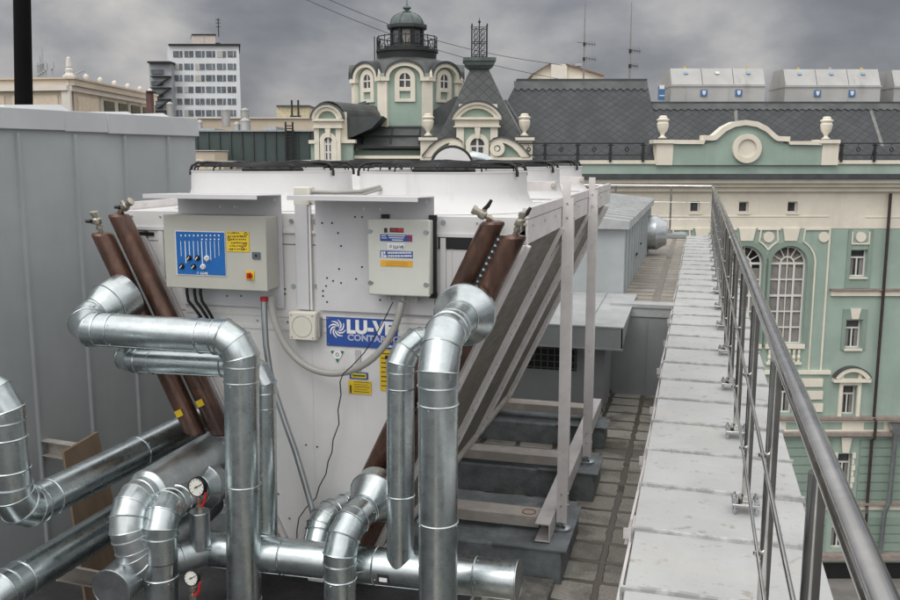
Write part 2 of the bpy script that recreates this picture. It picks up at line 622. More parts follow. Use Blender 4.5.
def thing(name, label, cat, base, group=None, local=False):
    """Empty at the thing's base; with local=True its children are written in street-facade coordinates (u, depth, z)"""
    o = bpy.data.objects.new(name, None)
    COL.objects.link(o)
    o.empty_display_size = .2
    b = Vector(base)
    BASE[o.name] = b
    if local:
        o.location = RIGHT * b.x + FH * b.y + Vector((0, 0, b.z))
        o.rotation_euler = (0, 0, YAW)
    else:
        o.location = b
    o['label'] = label
    o['category'] = cat
    if group:
        o['group'] = group
    return o


def tag(o, label, cat, group=None):
    o['label'] = label
    o['category'] = cat
    if group:
        o['group'] = group
    return o


def struct(o):
    o['kind'] = 'structure'
    return o


# camera mathematics used only to read real positions off the photograph
cp, sp, cy, sy = math.cos(PITCH), math.sin(PITCH), math.cos(YAW), math.sin(YAW)
RIGHT = Vector((cy, sy, 0))
FH = Vector((-sy, cy, 0))
FWD = FH * cp + Vector((0, 0, -sp))
UPV = RIGHT.cross(FWD)
EYE = Vector((0, 0, CZ))


def ray(px, py):
    return FWD + RIGHT * ((px - 450) / F) + UPV * ((300 - py) / F)


def oy(px, py, y):
    d = ray(px, py)
    return EYE + d * (y / d.y)


def ox(px, py, x):
    d = ray(px, py)
    return EYE + d * (x / d.x)


def oz(px, py, z):
    d = ray(px, py)
    return EYE + d * ((z - CZ) / d.z)


def tt(py, w_):
    return w_ / (cp + (300 - py) / F * sp)


def U(px, py, w_):
    return (px - 450) / F * tt(py, w_)


def Z(py, w_):
    return CZ + tt(py, w_) * (-sp + (300 - py) / F * cp)


def world(u, w_, z):
    return RIGHT * u + FH * w_ + Vector((0, 0, z))


def arc(cu, cz, r, a0, a1, n, rz=None):
    rz = r if rz is None else rz
    return [(cu + r * math.cos(R(a0 + (a1 - a0) * i / n)), cz + rz * math.sin(R(a0 + (a1 - a0) * i / n))) for i in range(n + 1)]


def text_mesh(name, body, size, mat, parent, origin, xdir=(1, 0, 0), zdir=(0, 0, 1), extrude=.001, offset=0.0, shear=0.0, spacing=1.0, sx=1.0):
    cu = bpy.data.curves.new(name, 'FONT')
    cu.body = body
    cu.size = size
    cu.extrude = extrude
    cu.offset = offset
    cu.shear = shear
    cu.space_character = spacing
    tmp = bpy.data.objects.new(name + '_tmp', cu)
    COL.objects.link(tmp)
    bpy.context.view_layer.update()
    dg = bpy.context.evaluated_depsgraph_get()
    me = bpy.data.meshes.new_from_object(tmp.evaluated_get(dg))
    bpy.data.objects.remove(tmp)
    me.name = name
    X, Zd = Vector(xdir), Vector(zdir)
    Y = Zd.cross(X)                         # towards the back
    o0 = Vector(origin) - BASE[parent.name]
    for v in me.vertices:
        c = v.co
        v.co = o0 + X * (c.x * sx) + Zd * c.y - Y * c.z
    me.materials.clear()
    me.materials.append(mat)
    o = bpy.data.objects.new(name, me)
    COL.objects.link(o)
    o.parent = parent
    BASE[o.name] = BASE[parent.name]
    return o

# ================================================================== SETTING: ground, street, own roof
GZ = -19.6
b = B(); b.face([(-2500, -600, GZ), (2500, -600, GZ), (2500, 4000, GZ), (-2500, 4000, GZ)])
struct(b.build('street_ground', GROUND))
b = B()
q = [world(-60, 41.5, GZ + .12), world(60, 41.5, GZ + .12), world(60, 47, GZ + .12), world(-60, 47, GZ + .12)]
b.prism(q, (0, 0, -.4))
struct(b.build('pavement', PAVE))
b = B(); b.box(-9, -.16, -5, 10.5, -.3, 0)
struct(b.build('roof_floor', TILES))
b = B(); b.box(-8.9, -1.28, -4.9, 5.46, .002, .006)
struct(b.build('dark_floor_sheet', mk('dark_grey_sheet', (.06, .061, .062), rough=.75, var=.3, scale=3, bump=.5, bscale=30)))  # thin dark sheet laid over the paving below the pipes
b = B(); b.box(-9, -.2, 10.54, 20.2, .7, 1.03)
struct(b.build('upper_roof_floor', TILES2))

# own building below the roof
t = thing('roof_building', 'own building under the wet paved roof, its walls dropping to the street', 'building', (-3, 8, GZ))
b = B(); b.box(-9.2, .47, -5.2, 20.4, GZ, -.32); b.build('wall', BEIGE, t)

# parapet with painted sheet capping
t = thing('parapet', 'roof parapet with pale grey folded sheet capping and standing seams, under the steel railing', 'parapet', (.16, 8, 0))
b = B(); b.box(-.15, .47, -3, 20.2, -.3, 1.04); b.build('wall', ENCL, t)
CAPL, CAPR, CAPZ = -.22, .55, 1.1
y = 3.317 - .572 * 11
seams = []
while y < 19.75:
    seams.append(y)
    y += .572
for i in range(len(seams) - 1):
    a, c = seams[i] + .002, seams[i + 1] - .002
    j = random.uniform(-.006, .006)
    z = CAPZ + random.uniform(-.004, .003)
    b = B()
    b.hexa([(CAPL + j, a, 1.0), (CAPR + j, a, 1.0), (CAPR + j, c, 1.0), (CAPL + j, c, 1.0),
            (CAPL + j, a, z), (CAPR + j, a, z - .003), (CAPR + j, c, z - .005), (CAPL + j, c, z + .001)])
    b.build('capping_sheet', LEDGE, t, bevel=.004)
for yy in seams:
    b = B()
    n = 12
    pts = []
    for k in range(n + 1):
        x = CAPL - .004 + (CAPR - CAPL + .008) * k / n
        pts.append((x, yy + random.uniform(-.004, .004) + .006 * math.sin(k * .7), CAPZ + .015 + random.uniform(-.003, .003)))
    for k in range(n):
        (xa, ya, za), (xb, yb, zb) = pts[k], pts[k + 1]
        b.hexa([(xa, ya - .008, CAPZ - .01), (xb, yb - .008, CAPZ - .01), (xb, yb + .008, CAPZ - .01), (xa, ya + .008, CAPZ - .01),
                (xa, ya - .006, za - .004), (xb, yb - .006, zb - .004), (xb, yb + .007, zb), (xa, ya + .007, za)])
    b.box(CAPL - .012, CAPL - .001, yy - .012, yy + .012, 1.0, CAPZ + .012)
    b.build('standing_seam', SEAM, t)
b = B()
yy = 3.0
while yy < 19:
    j = random.uniform(0, .012)
    l = random.uniform(1.05, 1.25)
    b.hexa([(CAPL - .05 - j, yy, .90), (CAPL - .035 - j, yy, .90), (CAPL - .02, yy + l, .94), (CAPL - .035, yy + l, .94),
            (CAPL - .025 - j, yy, 1.03), (CAPL - .012 - j, yy, 1.03), (CAPL - .004, yy + l, 1.05), (CAPL - .016, yy + l, 1.05)])
    b.box(CAPL - .055 - j, CAPL - .01 - j, yy - .006, yy - .001, .93, .985)
    yy += l
b.build('drip_flashing', FRAME, t)

# ------------------------------------------------------------------ steel railing on the parapet
RX, RZ = .27, 2.13
t = thing('railing', 'polished stainless steel railing with round handrail and two thin rods along the parapet edge', 'railing', (RX, 8, CAPZ))
b = B(); b.tube([(RX, -1.2, RZ), (RX, 19.75, RZ)], .0265, 24)
b.build('handrail', STEEL, t)
for z in (1.405, 1.755):
    b = B()
    pts = [(.243, -1.2 + .3 * k, z + random.uniform(-.002, .002)) for k in range(70)]
    b.tube(pts, .0068, 10)
    b.build('rod', STEEL, t)
ys = [-.34, .83, 1.99] + [3.09 + 1.17 * k for k in range(15)]
for y in ys:
    b = B()
    b.cyl((RX, y, CAPZ + .06), (RX, y, RZ - .05), .02, n=20)
    b.cyl((RX, y, RZ - .06), (RX, y, RZ - .015), .008, n=10)
    b.cyl((RX, y, CAPZ + .05), (RX, y, CAPZ + .075), .034, n=20)
    po = b.build('post', STEEL, t)
    for z in (1.405, 1.755):
        b = B()
        b.tube([(RX - .015, y, z - .005), (.243, y - .004, z - .014), (.234, y - .004, z - .004), (.234, y - .004, z + .006)], .006, 8)
        b.build('rod_clip', STEEL, po)
    b = B()
    b.box(RX - .062, RX + .062, y - .062, y + .062, CAPZ + .038, CAPZ + .048)
    bp = b.build('base_plate', STEEL, t, bevel=.002)
    for dx in (-.048, .048):
        for dy in (-.048, .048):
            b = B()
            b.cyl((RX + dx, y + dy, CAPZ - .002), (RX + dx, y + dy, CAPZ + .07), .006, n=8)
            b.cyl((RX + dx, y + dy, CAPZ + .0485), (RX + dx, y + dy, CAPZ + .058), .012, n=6)
            b.cyl((RX + dx, y + dy, CAPZ + .012), (RX + dx, y + dy, CAPZ + .022), .012, n=6)
            b.build('anchor_bolt', GALV_DULL, bp)

t = thing('railing', 'far stainless railing across the end of the roof, seen behind the grey duct housing', 'railing', (-2.5, 19.8, 1.03))
b = B(); b.tube([(-7, 19.8, 2.125), (RX - .035, 19.8, 2.125)], .024, 16); b.build('handrail', STEEL, t)
b = B()
for z in (1.42, 1.78):
    b.tube([(-7, 19.8, z), (RX - .05, 19.8, z)], .007, 8)
b.build('rods', STEEL, t)
for x in (-.58, -1.75, -2.92, -4.1, -5.3, -6.5):
    b = B(); b.cyl((x, 19.83, 1.14), (x, 19.83, 2.1), .02, n=14); b.box(x - .06, x + .06, 19.77, 19.89, 1.13, 1.145); b.build('post', STEEL, t)
o = B(); o.box(-8.9, -.24, 19.6, 20.15, 1.031, 1.12); tag(o.build('kerb', ENCL, None, bevel=.01), 'low grey sheet kerb at the far end of the upper roof below the far railing', 'kerb')

# ------------------------------------------------------------------ left wall of folded grey sheet
WD = Vector((math.sin(R(8.3)), math.cos(R(8.3)), 0))
WN = Vector((WD.y, -WD.x, 0))             # towards the camera side
WP = 5.0


def wallpt(s, z, out=0.0):
    return -WN * WP + WD * s + WN * out + Vector((0, 0, z))


t = thing('sheet_wall', 'tall grey wall of folded metal sheets with vertical seams and a lighter cap, left of the cooler', 'wall', wallpt(4, 0))
S1 = 6.11
b = B()
q = [wallpt(-2, 0), wallpt(S1, 0), wallpt(S1, 0, -2.6), wallpt(-2, 0, -2.6)]
b.prism(q, (0, 0, 2.99)); b.build('wall', WALLG, t)
b = B()
s_ = 1.215 * WP - .03
for k in range(16):
    s = 4.33 + .478 * (k - 7) - .01
    if s > S1 - .1:
        break
    b.prism([wallpt(s, 0, -.01), wallpt(s + .022, 0, -.01), wallpt(s + .02, 0, .024), wallpt(s + .006, 0, .024)], (0, 0, 2.9))
b.build('vertical_seams', WALLG, t)
b = B()
cuts = [-2.1, 3.05, 4.72, 5.12, S1 + .02]
for i in range(len(cuts) - 1):
    a, c = cuts[i], cuts[i + 1]
    d = .028 + .004 * (i % 2)
    z0, z1 = 2.93 - .006 * i, 3.06
    b.prism([wallpt(a, z0, d), wallpt(c, z0, d), wallpt(c, z1, d - .008), wallpt(a, z1, d - .008)], -WN * (.5 if i % 2 else .52))
b.build('cap', WALLCAP, t, bevel=.004)
b = B()
for a, c, h in ((3.3, 3.95, .05), (4.35, 4.9, .05), (5.15, 5.55, .03), (5.6, 5.95, .035)):
    b.prism([wallpt(a, 3.06, -.1), wallpt(c, 3.06, -.1), wallpt(c - .05, 3.06 + h, -.14), wallpt(a + .03, 3.06 + h * .5, -.14)], -WN * .3)
b.build('roof_sheet', WALLCAP, t)

b = B()
p0 = oy(24, 112, 8.2); p1 = oy(21, -60, 8.1)
b.tube([p0 + Vector((0, 0, -1.0)), p0, p1], [.092, .09, .083], 20)
tag(b.build('black_pole', mk('matt_black', (.006, .006, .006), rough=.9, spec=.15)), 'thick black pole rising behind the grey sheet wall', 'pole')

# boards and channels leaning at the wall foot
b = B()
q = [ox(64, 452, -3.75), ox(98, 432, -3.75), ox(136, 600, -3.45), ox(92, 640, -3.45)]
b.prism(q, (-.018, 0, 0.0))
tag(b.build('plywood_board', WOOD), 'bare brown plywood board leaning on the grey wall behind the insulated pipes', 'board')


def channel(name, label, p, q, wd, h):
    p, q = Vector(p), Vector(q)
    d = (q - p).normalized()
    sd_ = Vector((0, 0, 1)).cross(d).normalized()
    upv = d.cross(sd_)
    b = B()
    for (o1, w1, h1) in ((upv * h, wd, .003), (-upv * h, wd, .003)):
        b.obox((p + q) / 2 + o1, (q - p) / 2, sd_ * w1, upv * h1)
    b.obox((p + q) / 2 + sd_ * (wd - .003), (q - p) / 2, sd_ * .003, upv * (h - .003))
    return tag(b.build(name, DIRTY), label, 'bracket')


channel('steel_channel', 'weathered white steel channel in front of the plywood board at the far left', ox(38, 446, -4.4), ox(88, 454, -3.75), .035, .05)
channel('steel_channel', 'grey steel channel low in the dark under the second diagonal pipe', ox(58, 572, -3.3), ox(100, 580, -3.2), .03, .04)

# ------------------------------------------------------------------ foundation strips and pad
for lab, xa, xb, ya, yb, h in (
        ('dark grey foundation strip nearest the camera under the white frame foot', -3.5, -.76, 5.47, 6.35, .235),
        ('dark grey foundation strip in the middle, under the second frame foot', -3.5, -.72, 6.95, 7.5, .235),
        ('dark grey foundation strip farthest back, in front of the grille enclosure', -3.5, -.78, 8.32, 8.72, .2)):
    th = thing('foundation_strip', lab, 'foundation', ((xa + xb) / 2, (ya + yb) / 2, 0), 'foundation strips under the cooler')
    b = B(); b.box(xa, xb, ya, yb, -.01, h); b.build('block', CONC, th, bevel=.015)
    b = B()
    b.box(xb - .45, xb + .035, ya - .03, yb - .12, h + .001, h + .012)
    b.build('bearing_plate', CONC, th)
b = B(); b.box(-1.15, -.8, 4.4, 5.44, -.01, .05)
tag(b.build('concrete_pad', ROUGHC, None, bevel=.01), 'small rough concrete pad on the paving beside the big pipe end', 'pad')

# ------------------------------------------------------------------ grey enclosure, hood and duct housing behind the cooler
t = thing('vent_enclosure', 'grey sheet enclosure with black mesh grille and projecting hood behind the white frame', 'enclosure', (-1.9, 9.9, 0))
b = B(); b.box(-3.4, -.9, 9.5, 10.9, 0.06, .985); b.build('housing', ENCL, t, bevel=.005)
b = B(); b.box(-3.38, -.92, 9.52, 10.7, -.01, .055); b.build('plinth', CONC, t)
b = B()
b.box(-3.4, -.7, 9.2, 9.215, .78, 1.0)
b.prism([(-.7, 9.2, .78), (-.7, 10.36, .98), (-.7, 10.36, 1.028), (-.7, 9.2, 1.0)], (-.012, 0, 0))
b.box(-3.4, -.69, 9.17, 9.198, .775, .79)
b.build('hood_fascia', ENCL, t)
b = B()
b.prism([(-.69, 9.19, 1.003), (-.69, 11.19, 1.05), (-.69, 11.19, 1.07), (-.69, 9.19, 1.018)], (-2.7, 0, 0))
for x in (-1.05, -1.75, -2.5):
    b.prism([(x, 9.2, 1.018), (x, 11.15, 1.06), (x, 11.15, 1.09), (x, 9.2, 1.04)], (-.015, 0, 0))
b.build('hood_roof', HOODTOP, t)
b = B()
for k in range(17):
    b.cyl((-2.4 + .074 * k, 9.487, .46), (-2.4 + .074 * k, 9.487, .715), .0075, n=6)
for k in range(4):
    b.cyl((-2.42, 9.482, .48 + .072 * k), (-1.2, 9.482, .48 + .072 * k), .0075, n=6)
b.build('mesh_grille', mk('mesh_grey', (.16, .17, .17), rough=.5, metal=.4), t)
b = B(); b.box(-2.42, -1.2, 9.493, 9.499, .455, .715); b.build('opening', BLACK, t)

b = B(); b.box(-.9, -.17, 10.4, 10.535, -.01, 1.03)
tw = thing('step_wall', 'grey sheet clad step wall between the lower paving and the upper roof', 'wall', (-.55, 10.45, 0))
b.build('wall', ENCL, tw)
b = B(); b.box(-.93, -.17, 10.37, 10.6, 1.035, 1.075); b.box(-.92, -.18, 10.385, 10.399, .93, 1.034); b.build('cap', HOODTOP, tw)
b = B(); b.box(-.52, -.51, 10.388, 10.3995, .0, .93); b.build('seam', ENCL, tw)

t = thing('duct_housing', 'long light grey sheet duct housing with ribbed roof and seamed side on the upper roof', 'housing', (-1.5, 14, 1.03))
b = B(); b.box(-2.6, -.86, 11.2, 17, 1.031, 1.86)
for k in range(12):
    y = 11.4 + .5 * k
    b.box(-.859, -.838, y, y + .03, 1.05, 1.86)
b.build('side_panels', TALLBOX, t)
b = B()
b.prism([(-.80, 11.1, 1.87), (-.80, 11.1, 1.97), (-1.7, 11.1, 2.07), (-2.66, 11.1, 1.97), (-2.66, 11.1, 1.87)], (0, 6.0, 0))
for k in range(12):
    y = 11.3 + .5 * k
    b.prism([(-.795, y, 1.975), (-1.7, y, 2.075), (-1.7, y, 2.095), (-.795, y, 1.995)], (0, .03, 0))
b.build('roof', HOODTOP, t)
b = B()
b.cyl((-.86, 16.2, 1.42), (-.7, 16.2, 1.42), .30, .30, 24)
b.cyl((-.7, 16.2, 1.42), (-.52, 16.2, 1.42), .31, .2, 24)
b.build('duct_spigot', GALV_DULL, t)
b = B()
b.box(-.858, -.832, 13.2, 13.45, 1.33, 1.35); b.box(-.858, -.832, 14.1, 14.3, 1.4, 1.42)
b.build('handles', IRON, t)

# ================================================================== DRY COOLER
XC, YF, YB = -2.03, 4.5, 8.7
COOL = thing('dry_cooler', 'large white V-shaped dry cooler with six roof fans, finned coils and brown header tubes', 'cooler', (XC, 6.5, .25))


def cx(z, side, off=0.0):                 # outer face of the coil at height z
    return XC + side * (1.18 - .48 * (2.3 - z) + off)


def front(m, px0, py0, px1, py1, y, th=.004):
    a, c = oy(px0, py0, y), oy(px1, py1, y)
    m.box(a.x, c.x, y - th, y, c.z, a.z)


# front panel (sheet pieces with fine gaps between)
b = B()
zt = 2.44


def vpanel(m, z0, z1, y0, y1, off=-.17, inset=0.0):
    m.prism([(cx(z0, -1, off - inset), y0, z0), (cx(z0, 1, off - inset), y0, z0), (cx(z1, 1, off - inset), y0, z1), (cx(z1, -1, off - inset), y0, z1)], (0, y1 - y0, 0))


vpanel(b, .32, 1.80, YF, YF + .02)
vpanel(b, 1.805, 1.875, YF, YF + .02)
vpanel(b, 1.88, 2.27, YF, YF + .02)
b.box(XC - 1.15, XC + 1.15, YF, YF + .02, 2.33, zt)
b.box(XC - 1.0, XC + .96, YF, YF + .02, 2.275, 2.329)
b.build('front_panel', WHITE, COOL)
b = B()
for z in (1.802, 1.877):
    b.box(cx(z, -1, -.2), cx(z, 1, -.2), YF - .006, YF - .0005, z - .008, z + .012)
b.box(XC - 1.14, XC + 1.14, YF - .012, YF - .0005, 2.335, 2.352)
b.box(XC - .93, XC - .9, YF - .01, YF - .0005, 1.89, 2.33)
b.box(XC + .74, XC + .77, YF - .01, YF - .0005, 1.89, 2.33)
b.box(XC + .80, XC + .803, YF - .004, YF - .0005, 1.89, 2.33)
b.box(-2.035, -2.031, YF - .002, YF - .0003, .5, 1.79)
b.build('panel_flange', WHITE, COOL)
# dark holes and screws
b = B()
for px, py in ((322, 223), (332, 223), (338, 233), (341, 246), (339, 269), (362, 267), (356, 279), (327, 278), (333, 281), (341, 283), (326, 286), (323, 291), (323, 296), (285, 289), (285, 294), (227, 296), (241, 296), (355, 217), (362, 217), (327, 302), (430, 306), (306, 445), (317, 447), (380, 300), (431, 302)):
    pl_ = (315 < px < 418 or 178 < px < 257) and py < 311
    p = oy(px, py, 4.4725 if pl_ else YF - .002)
    b.cyl(p, p + Vector((0, .0012 if pl_ else .0018, 0)), .0055, n=8)
b.build('screw_holes', BLACK, COOL)
b = B()
for px, py in ((291, 221), (314, 221), (293, 286), (316, 286), (443, 222), (444, 290)):
    p = oy(px, py, YF - .009)
    b.cyl(p, p + Vector((0, .0088, 0)), .012, n=12)
b.build('bolts', GALV_DULL, COOL)
b = B()
for z_ in (1.84, 2.41):
    x_ = cx(z_, -1, -.26) if z_ < 2 else XC - 1.1
    xe = cx(z_, 1, -.26) if z_ < 2 else XC + 1.1
    while x_ < xe:
        b.cyl((x_, YF - .0045, z_), (x_, YF - .0002, z_), .006, n=8)
        x_ += .185
for sg in (-1, 1):
    for k in range(9):
        z_ = .55 + .14 * k
        b.cyl((cx(z_, sg, -.24), YF - .0045, z_), (cx(z_, sg, -.24), YF - .0002, z_), .006, n=8)
b.build('panel_screws', GALV_DULL, COOL)
# interior: rear and underside so nothing is hollow
b = B(); vpanel(b, .32, 2.27, YB - .03, YB); b.build('rear_panel', WHITE, COOL)
b = B(); b.box(XC - 1.15, XC + 1.15, YF + .021, YB, 2.36, 2.44); b.build('top_deck', WHITE, COOL)

# coils: slab on each side
for side in (-1, 1):
    z0, z1 = .42, 2.3
    b = B()
    b.prism([(cx(z0, side), YF + .03, z0), (cx(z1, side), YF + .03, z1), (cx(z1, side, -.17), YF + .03, z1), (cx(z0, side, -.17), YF + .03, z0)], (0, YB - YF - .06, 0))
    co = b.build('coil', FIN, COOL)
    # end plate with rows of tube bends
    b = B()
    b.prism([(cx(z0, side, .012), YF - .02, z0), (cx(z1, side, .012), YF - .02, z1), (cx(z1, side, -.165), YF - .02, z1), (cx(z0, side, -.165), YF - .02, z0)], (0, .045, 0))
    b.build('end_plate', FRAME, co)
    b = B()
    for k in range(48):
        z = z0 + .06 + (z1 - z0 - .1) * k / 47
        for o_ in (-.02, -.075, -.13):
            b.cyl((cx(z, side, o_), YF - .05, z), (cx(z, side, o_), YF - .021, z), .009, n=6)
    b.build('tube_ends', COPPER if side > 0 else GALV_DULL, co)
    # pale edge strip and three ribs along the sloping outer face
    sl = Vector((side * .48, 0, 1)).normalized()
    nrm = Vector((side * 1, 0, -.48)).normalized()
    zm = (z0 + z1) / 2
    hl = (z1 - z0) / 2 / sl.z
    for yy, wd in ((YF + .05, .035), (5.78, .05), (7.2, .05), (8.5, .05)):
        b = B()
        b.obox(Vector((cx(zm, side), yy, zm)) + nrm * .014, sl * hl, Vector((0, wd, 0)), nrm * .013)
        if yy > 5:
            b.obox(Vector((cx(zm, side), yy + wd, zm)) + nrm * .032, sl * hl, Vector((0, .004, 0)), nrm * .012)
        b.build('coil_rib', FRAME, co)
    if side > 0:
        b = B()
        for yy in (5.78, 7.2, 8.5):
            for k in range(7):
                z = z0 + .12 + k * .27
                for d in (-.015, .012):
                    c_ = Vector((cx(z + d * 2, side), yy + d, z + d * 2)) + nrm * .026
                    b.cyl(c_, c_ + nrm * .003, .0075, n=6)
        b.build('rib_holes', BLACK, co)
    # bottom rail carrying the coil
    b = B()
    zb = .40
    b.prism([(cx(zb, side, .03), YF, zb - .03), (cx(zb, side, .05), YF, zb + .02), (cx(zb, side, -.2), YF, zb + .02), (cx(zb, side, -.2), YF, zb - .03)], (0, YB - YF, 0))
    b.build('bottom_rail', DIRTY, COOL)
    # top beam
    xo = XC + side * 1.185
    b = B()
    b.box(xo, xo - side * .012, YF + .08, YB + .3, 2.30, 2.425)
    b.box(xo + side * .003, xo - side * .03, YF + .08, YB + .3, 2.43, 2.485)
    b.box(xo - side * .013, xo - side * .09, YF + .08, YB + .3, 2.30, 2.31)
    b.build('top_beam', FRAME, COOL)
    if side > 0:
        b = B()
        for yy in (4.72, 5.1, 5.5, 6.2, 6.6, 7.6, 8.1):
            b.cyl((xo + .001, yy, 2.39), (xo + .006, yy, 2.39), .008, n=8)
        b.build('rivets', DIRTY, COOL)

# perforated strip between the two right headers
b = B()
zs0, zs1 = 1.6, 2.36
b.prism([(cx(zs0, 1, -.135), 4.335, zs0), (cx(zs0, 1, -.10), 4.335, zs0), (cx(zs1, 1, -.10), 4.335, zs1), (cx(zs1, 1, -.135), 4.335, zs1)], (0, .05, 0))
ps = b.build('dark_strip', RUBBER, COOL)
b = B()
for k in range(25):
    z = zs0 + (zs1 - zs0) * (k + .5) / 25
    b.cyl((cx(z, 1, -.117), 4.322, z), (cx(z, 1, -.117), 4.334, z), .0065, n=8)
b.build('row_of_tube_tips', GALV_SOFT, ps)
# black pocket above the right headers
b = B(); b.box(-1.30, -.90, YF - .008, YF - .001, 2.275, 2.335); b.build('pocket', BLACK, COOL)
b = B(); b.box(-3.16, -2.99, YF - .009, YF - .001, 2.30, 2.32); b.build('pocket', BLACK, COOL)

# headers: two brown tubes on each coil end
HDR = []
for side in (-1, 1):
    for off, ztop, dy in ((-.045, 2.37 if side > 0 else 2.33, 0), (-.19, 2.435, .03)):
        off = off + (.0 if side > 0 else .035)
        yh = 4.33 + dy
        z0 = .52 if side > 0 else 1.2
        p0 = Vector((cx(z0, side, off), yh, z0))
        p1 = Vector((cx(ztop, side, off), yh, ztop))
        b = B()
        d = (p1 - p0).normalized()
        HR_ = .063
        prof = [(.03, 0), (.055, .008), (HR_, .02)] + [(HR_, (p1 - p0).length * k / 8) for k in range(1, 8)] + [(HR_, (p1 - p0).length - .02), (.055, (p1 - p0).length - .007), (.03, (p1 - p0).length)]
        b.lathe(p0, prof, 24, axis=d)
        hd = b.build('header_tube', COPPER, COOL)
        HDR.append(hd)
        # bleed valve at the tip
        b = B()
        tip = p1 + Vector((-.02, 0, 0)) * 0
        vd = Vector((-.8, -.25, .45)).normalized() if not (side > 0 and off > -.1) else Vector((.35, -.1, .9)).normalized()
        if side < 0:
            vd = Vector((-.25, -.2, .95)).normalized() if off < -.1 + .0 else Vector((-.2, -.2, .95)).normalized()
            if off < -.1:
                vd = Vector((.75, -.1, .55)).normalized()
        b.cyl(tip - vd * .02, tip + vd * .045, .013, n=12)
        b.cyl(tip + vd * .02, tip + vd * .036, .02, n=6)
        b.lathe(tip + vd * .045, [(.014, 0), (.024, .006), (.026, .02), (.024, .034), (.018, .04), (.018, .056), (.023, .057), (.023, .075), (.012, .077)], 14, axis=vd)
        pv = vd.cross(Vector((0, 1, 0))).normalized() * (1 if side > 0 else -1)
        b.cyl(tip + vd * .065, tip + vd * .065 + pv * -.036, .011, n=10)
        b.build('bleed_valve', BRASS, hd)
        b = B()
        s0 = tip + vd * .1
        hv = Vector((.45, 0, .8)).normalized() if side > 0 else Vector((-.95, -.1, -.12)).normalized()
        s0 = tip + vd * .07
        b.tube([s0, s0 + hv * .028, s0 + hv * .045 + Vector((.012, -.01, .0)), s0 + hv * .075 + Vector((.016, -.012, .004))], [.012, .009, .011, .008], 8)
        b.build('valve_lever', BLACK, hd)
        if side < 0:
            zt_g = oy(188, 414, 4.27).z if off > -.1 else oy(206, 403.5, 4.3).z
            p = p0.lerp(p1, (zt_g - p0.z) / (p1.z - p0.z))
            b = B()
            ax = d.cross(Vector((0, -1, 0))).normalized()
            b.obox(p + Vector((0, -.0645, 0)), ax * .022, Vector((0, .002, 0)), d * .019)
            b.build('yellow_tag', YEL, hd)
        else:
            # short stub pipes from coil to header
            b = B()
            for k in range(40):
                q_ = p0.lerp(p1, .45 + .53 * k / 39)
                b.cyl(q_ + Vector((0, .03, 0)), Vector((q_.x + (.03 if off < -.1 else -.02), YF - .02, q_.z)), .008, n=6)
            b.build('stub_tubes', BRASS, hd)

# support posts, feet, base frame
for side in (-1, 1):
    xo = XC + side * 1.185
    for yy, ztop in ((5.79, 2.585), (7.19, 2.585)):
        zb = .3
        b = B()
        x0, x1 = (xo - side * .0, xo + side * .075)
        b.box(x0 + side * .004, x1, yy - .03, yy - .026, zb, ztop - .1)
        b.box(x0 + side * .004, x0 + side * .008, yy - .026, yy + .03, zb, ztop)
        b.box(x1 - side * .004, x1, yy - .0259, yy + .03, zb, ztop - .1)
        b.box(x0 + side * .004, x1, yy + .0301, yy + .034, zb, ztop - .1)
        b.box(x0 + side * .008, x1 - side * .02, yy - .03, yy - .026, ztop - .099, ztop)
        po = b.build('post', FRAME, COOL)
        b = B()
        for z in ((.42, .5, 2.36, 2.45) if yy < 8.5 else (.4,)):
            b.cyl((x1 - side * .002, yy, z), (x1 + side * .006, yy, z), .009, n=6)
            b.cyl((xo + side * .035, yy - .034, z), (xo + side * .035, yy - .0295, z), .008, n=6)
        b.build('bolts', GALV_DULL, po)
        if yy < 8.5:
            b = B()
            b.cyl((xo + side * .03, yy - .01, .247), (xo + side * .03, yy - .01, .262), .072, n=24)
            b.cyl((xo + side * .03, yy - .01, .2625), (xo + side * .03, yy - .01, .275), .062, .03, n=24)
            b.cyl((xo + side * .03, yy - .01, .275), (xo + side * .03, yy - .01, .36), .014, n=10)
            b.cyl((xo + side * .03, yy - .01, .285), (xo + side * .03, yy - .01, .305), .026, n=6)
            b.build('levelling_foot', GALV_DULL, po)
    # lower channel along the length (open C section)
    xa, xb = xo - side * .10, xo - side * .002
    b = B()
    b.box(xa, xb, 5.52, YB, .375, .383)
    b.box(xa, xb, 5.52, YB, .258, .266)
    b.box(xb, xb - side * .007, 5.52, YB, .2661, .3749)
    b.build('base_channel', FRAME, COOL)
for yy in (5.7, 6.95, 8.45):
    b = B()
    b.box(XC - 1.08, XC + 1.08, yy, yy + .17, .34, .348)
    b.box(XC - 1.08, XC + 1.08, yy, yy + .006, .275, .3399)
    cb = b.build('cross_beam', DIRTY, COOL)
b = B()
b.ringtube((-1.03, 5.775, .3495), (0, 0, 1), .045, .004, 24, 5)
b.build('rust_ring', mat_flat('rust_mark', (.32, .13, .04), .8), COOL)
# upper cross members between the fan rows
for yy in (5.72, 7.12):
    b = B()
    b.box(-1.75, XC + 1.15, yy - .03, yy + .05, 2.53, 2.59)
    b.box(-1.75, XC + 1.15, yy + .05, yy + .12, 2.47, 2.4765)
    b.build('upper_cross_member', FRAME, COOL)
    b = B(); b.cyl((XC + 1.14, yy - .045, 2.565), (XC + 1.14, yy - .031, 2.565), .017, n=14); b.cyl((XC + 1.14, yy - .052, 2.565), (XC + 1.14, yy - .045, 2.565), .010, n=6)
    b.build('bolt_head', DIRTY, COOL)

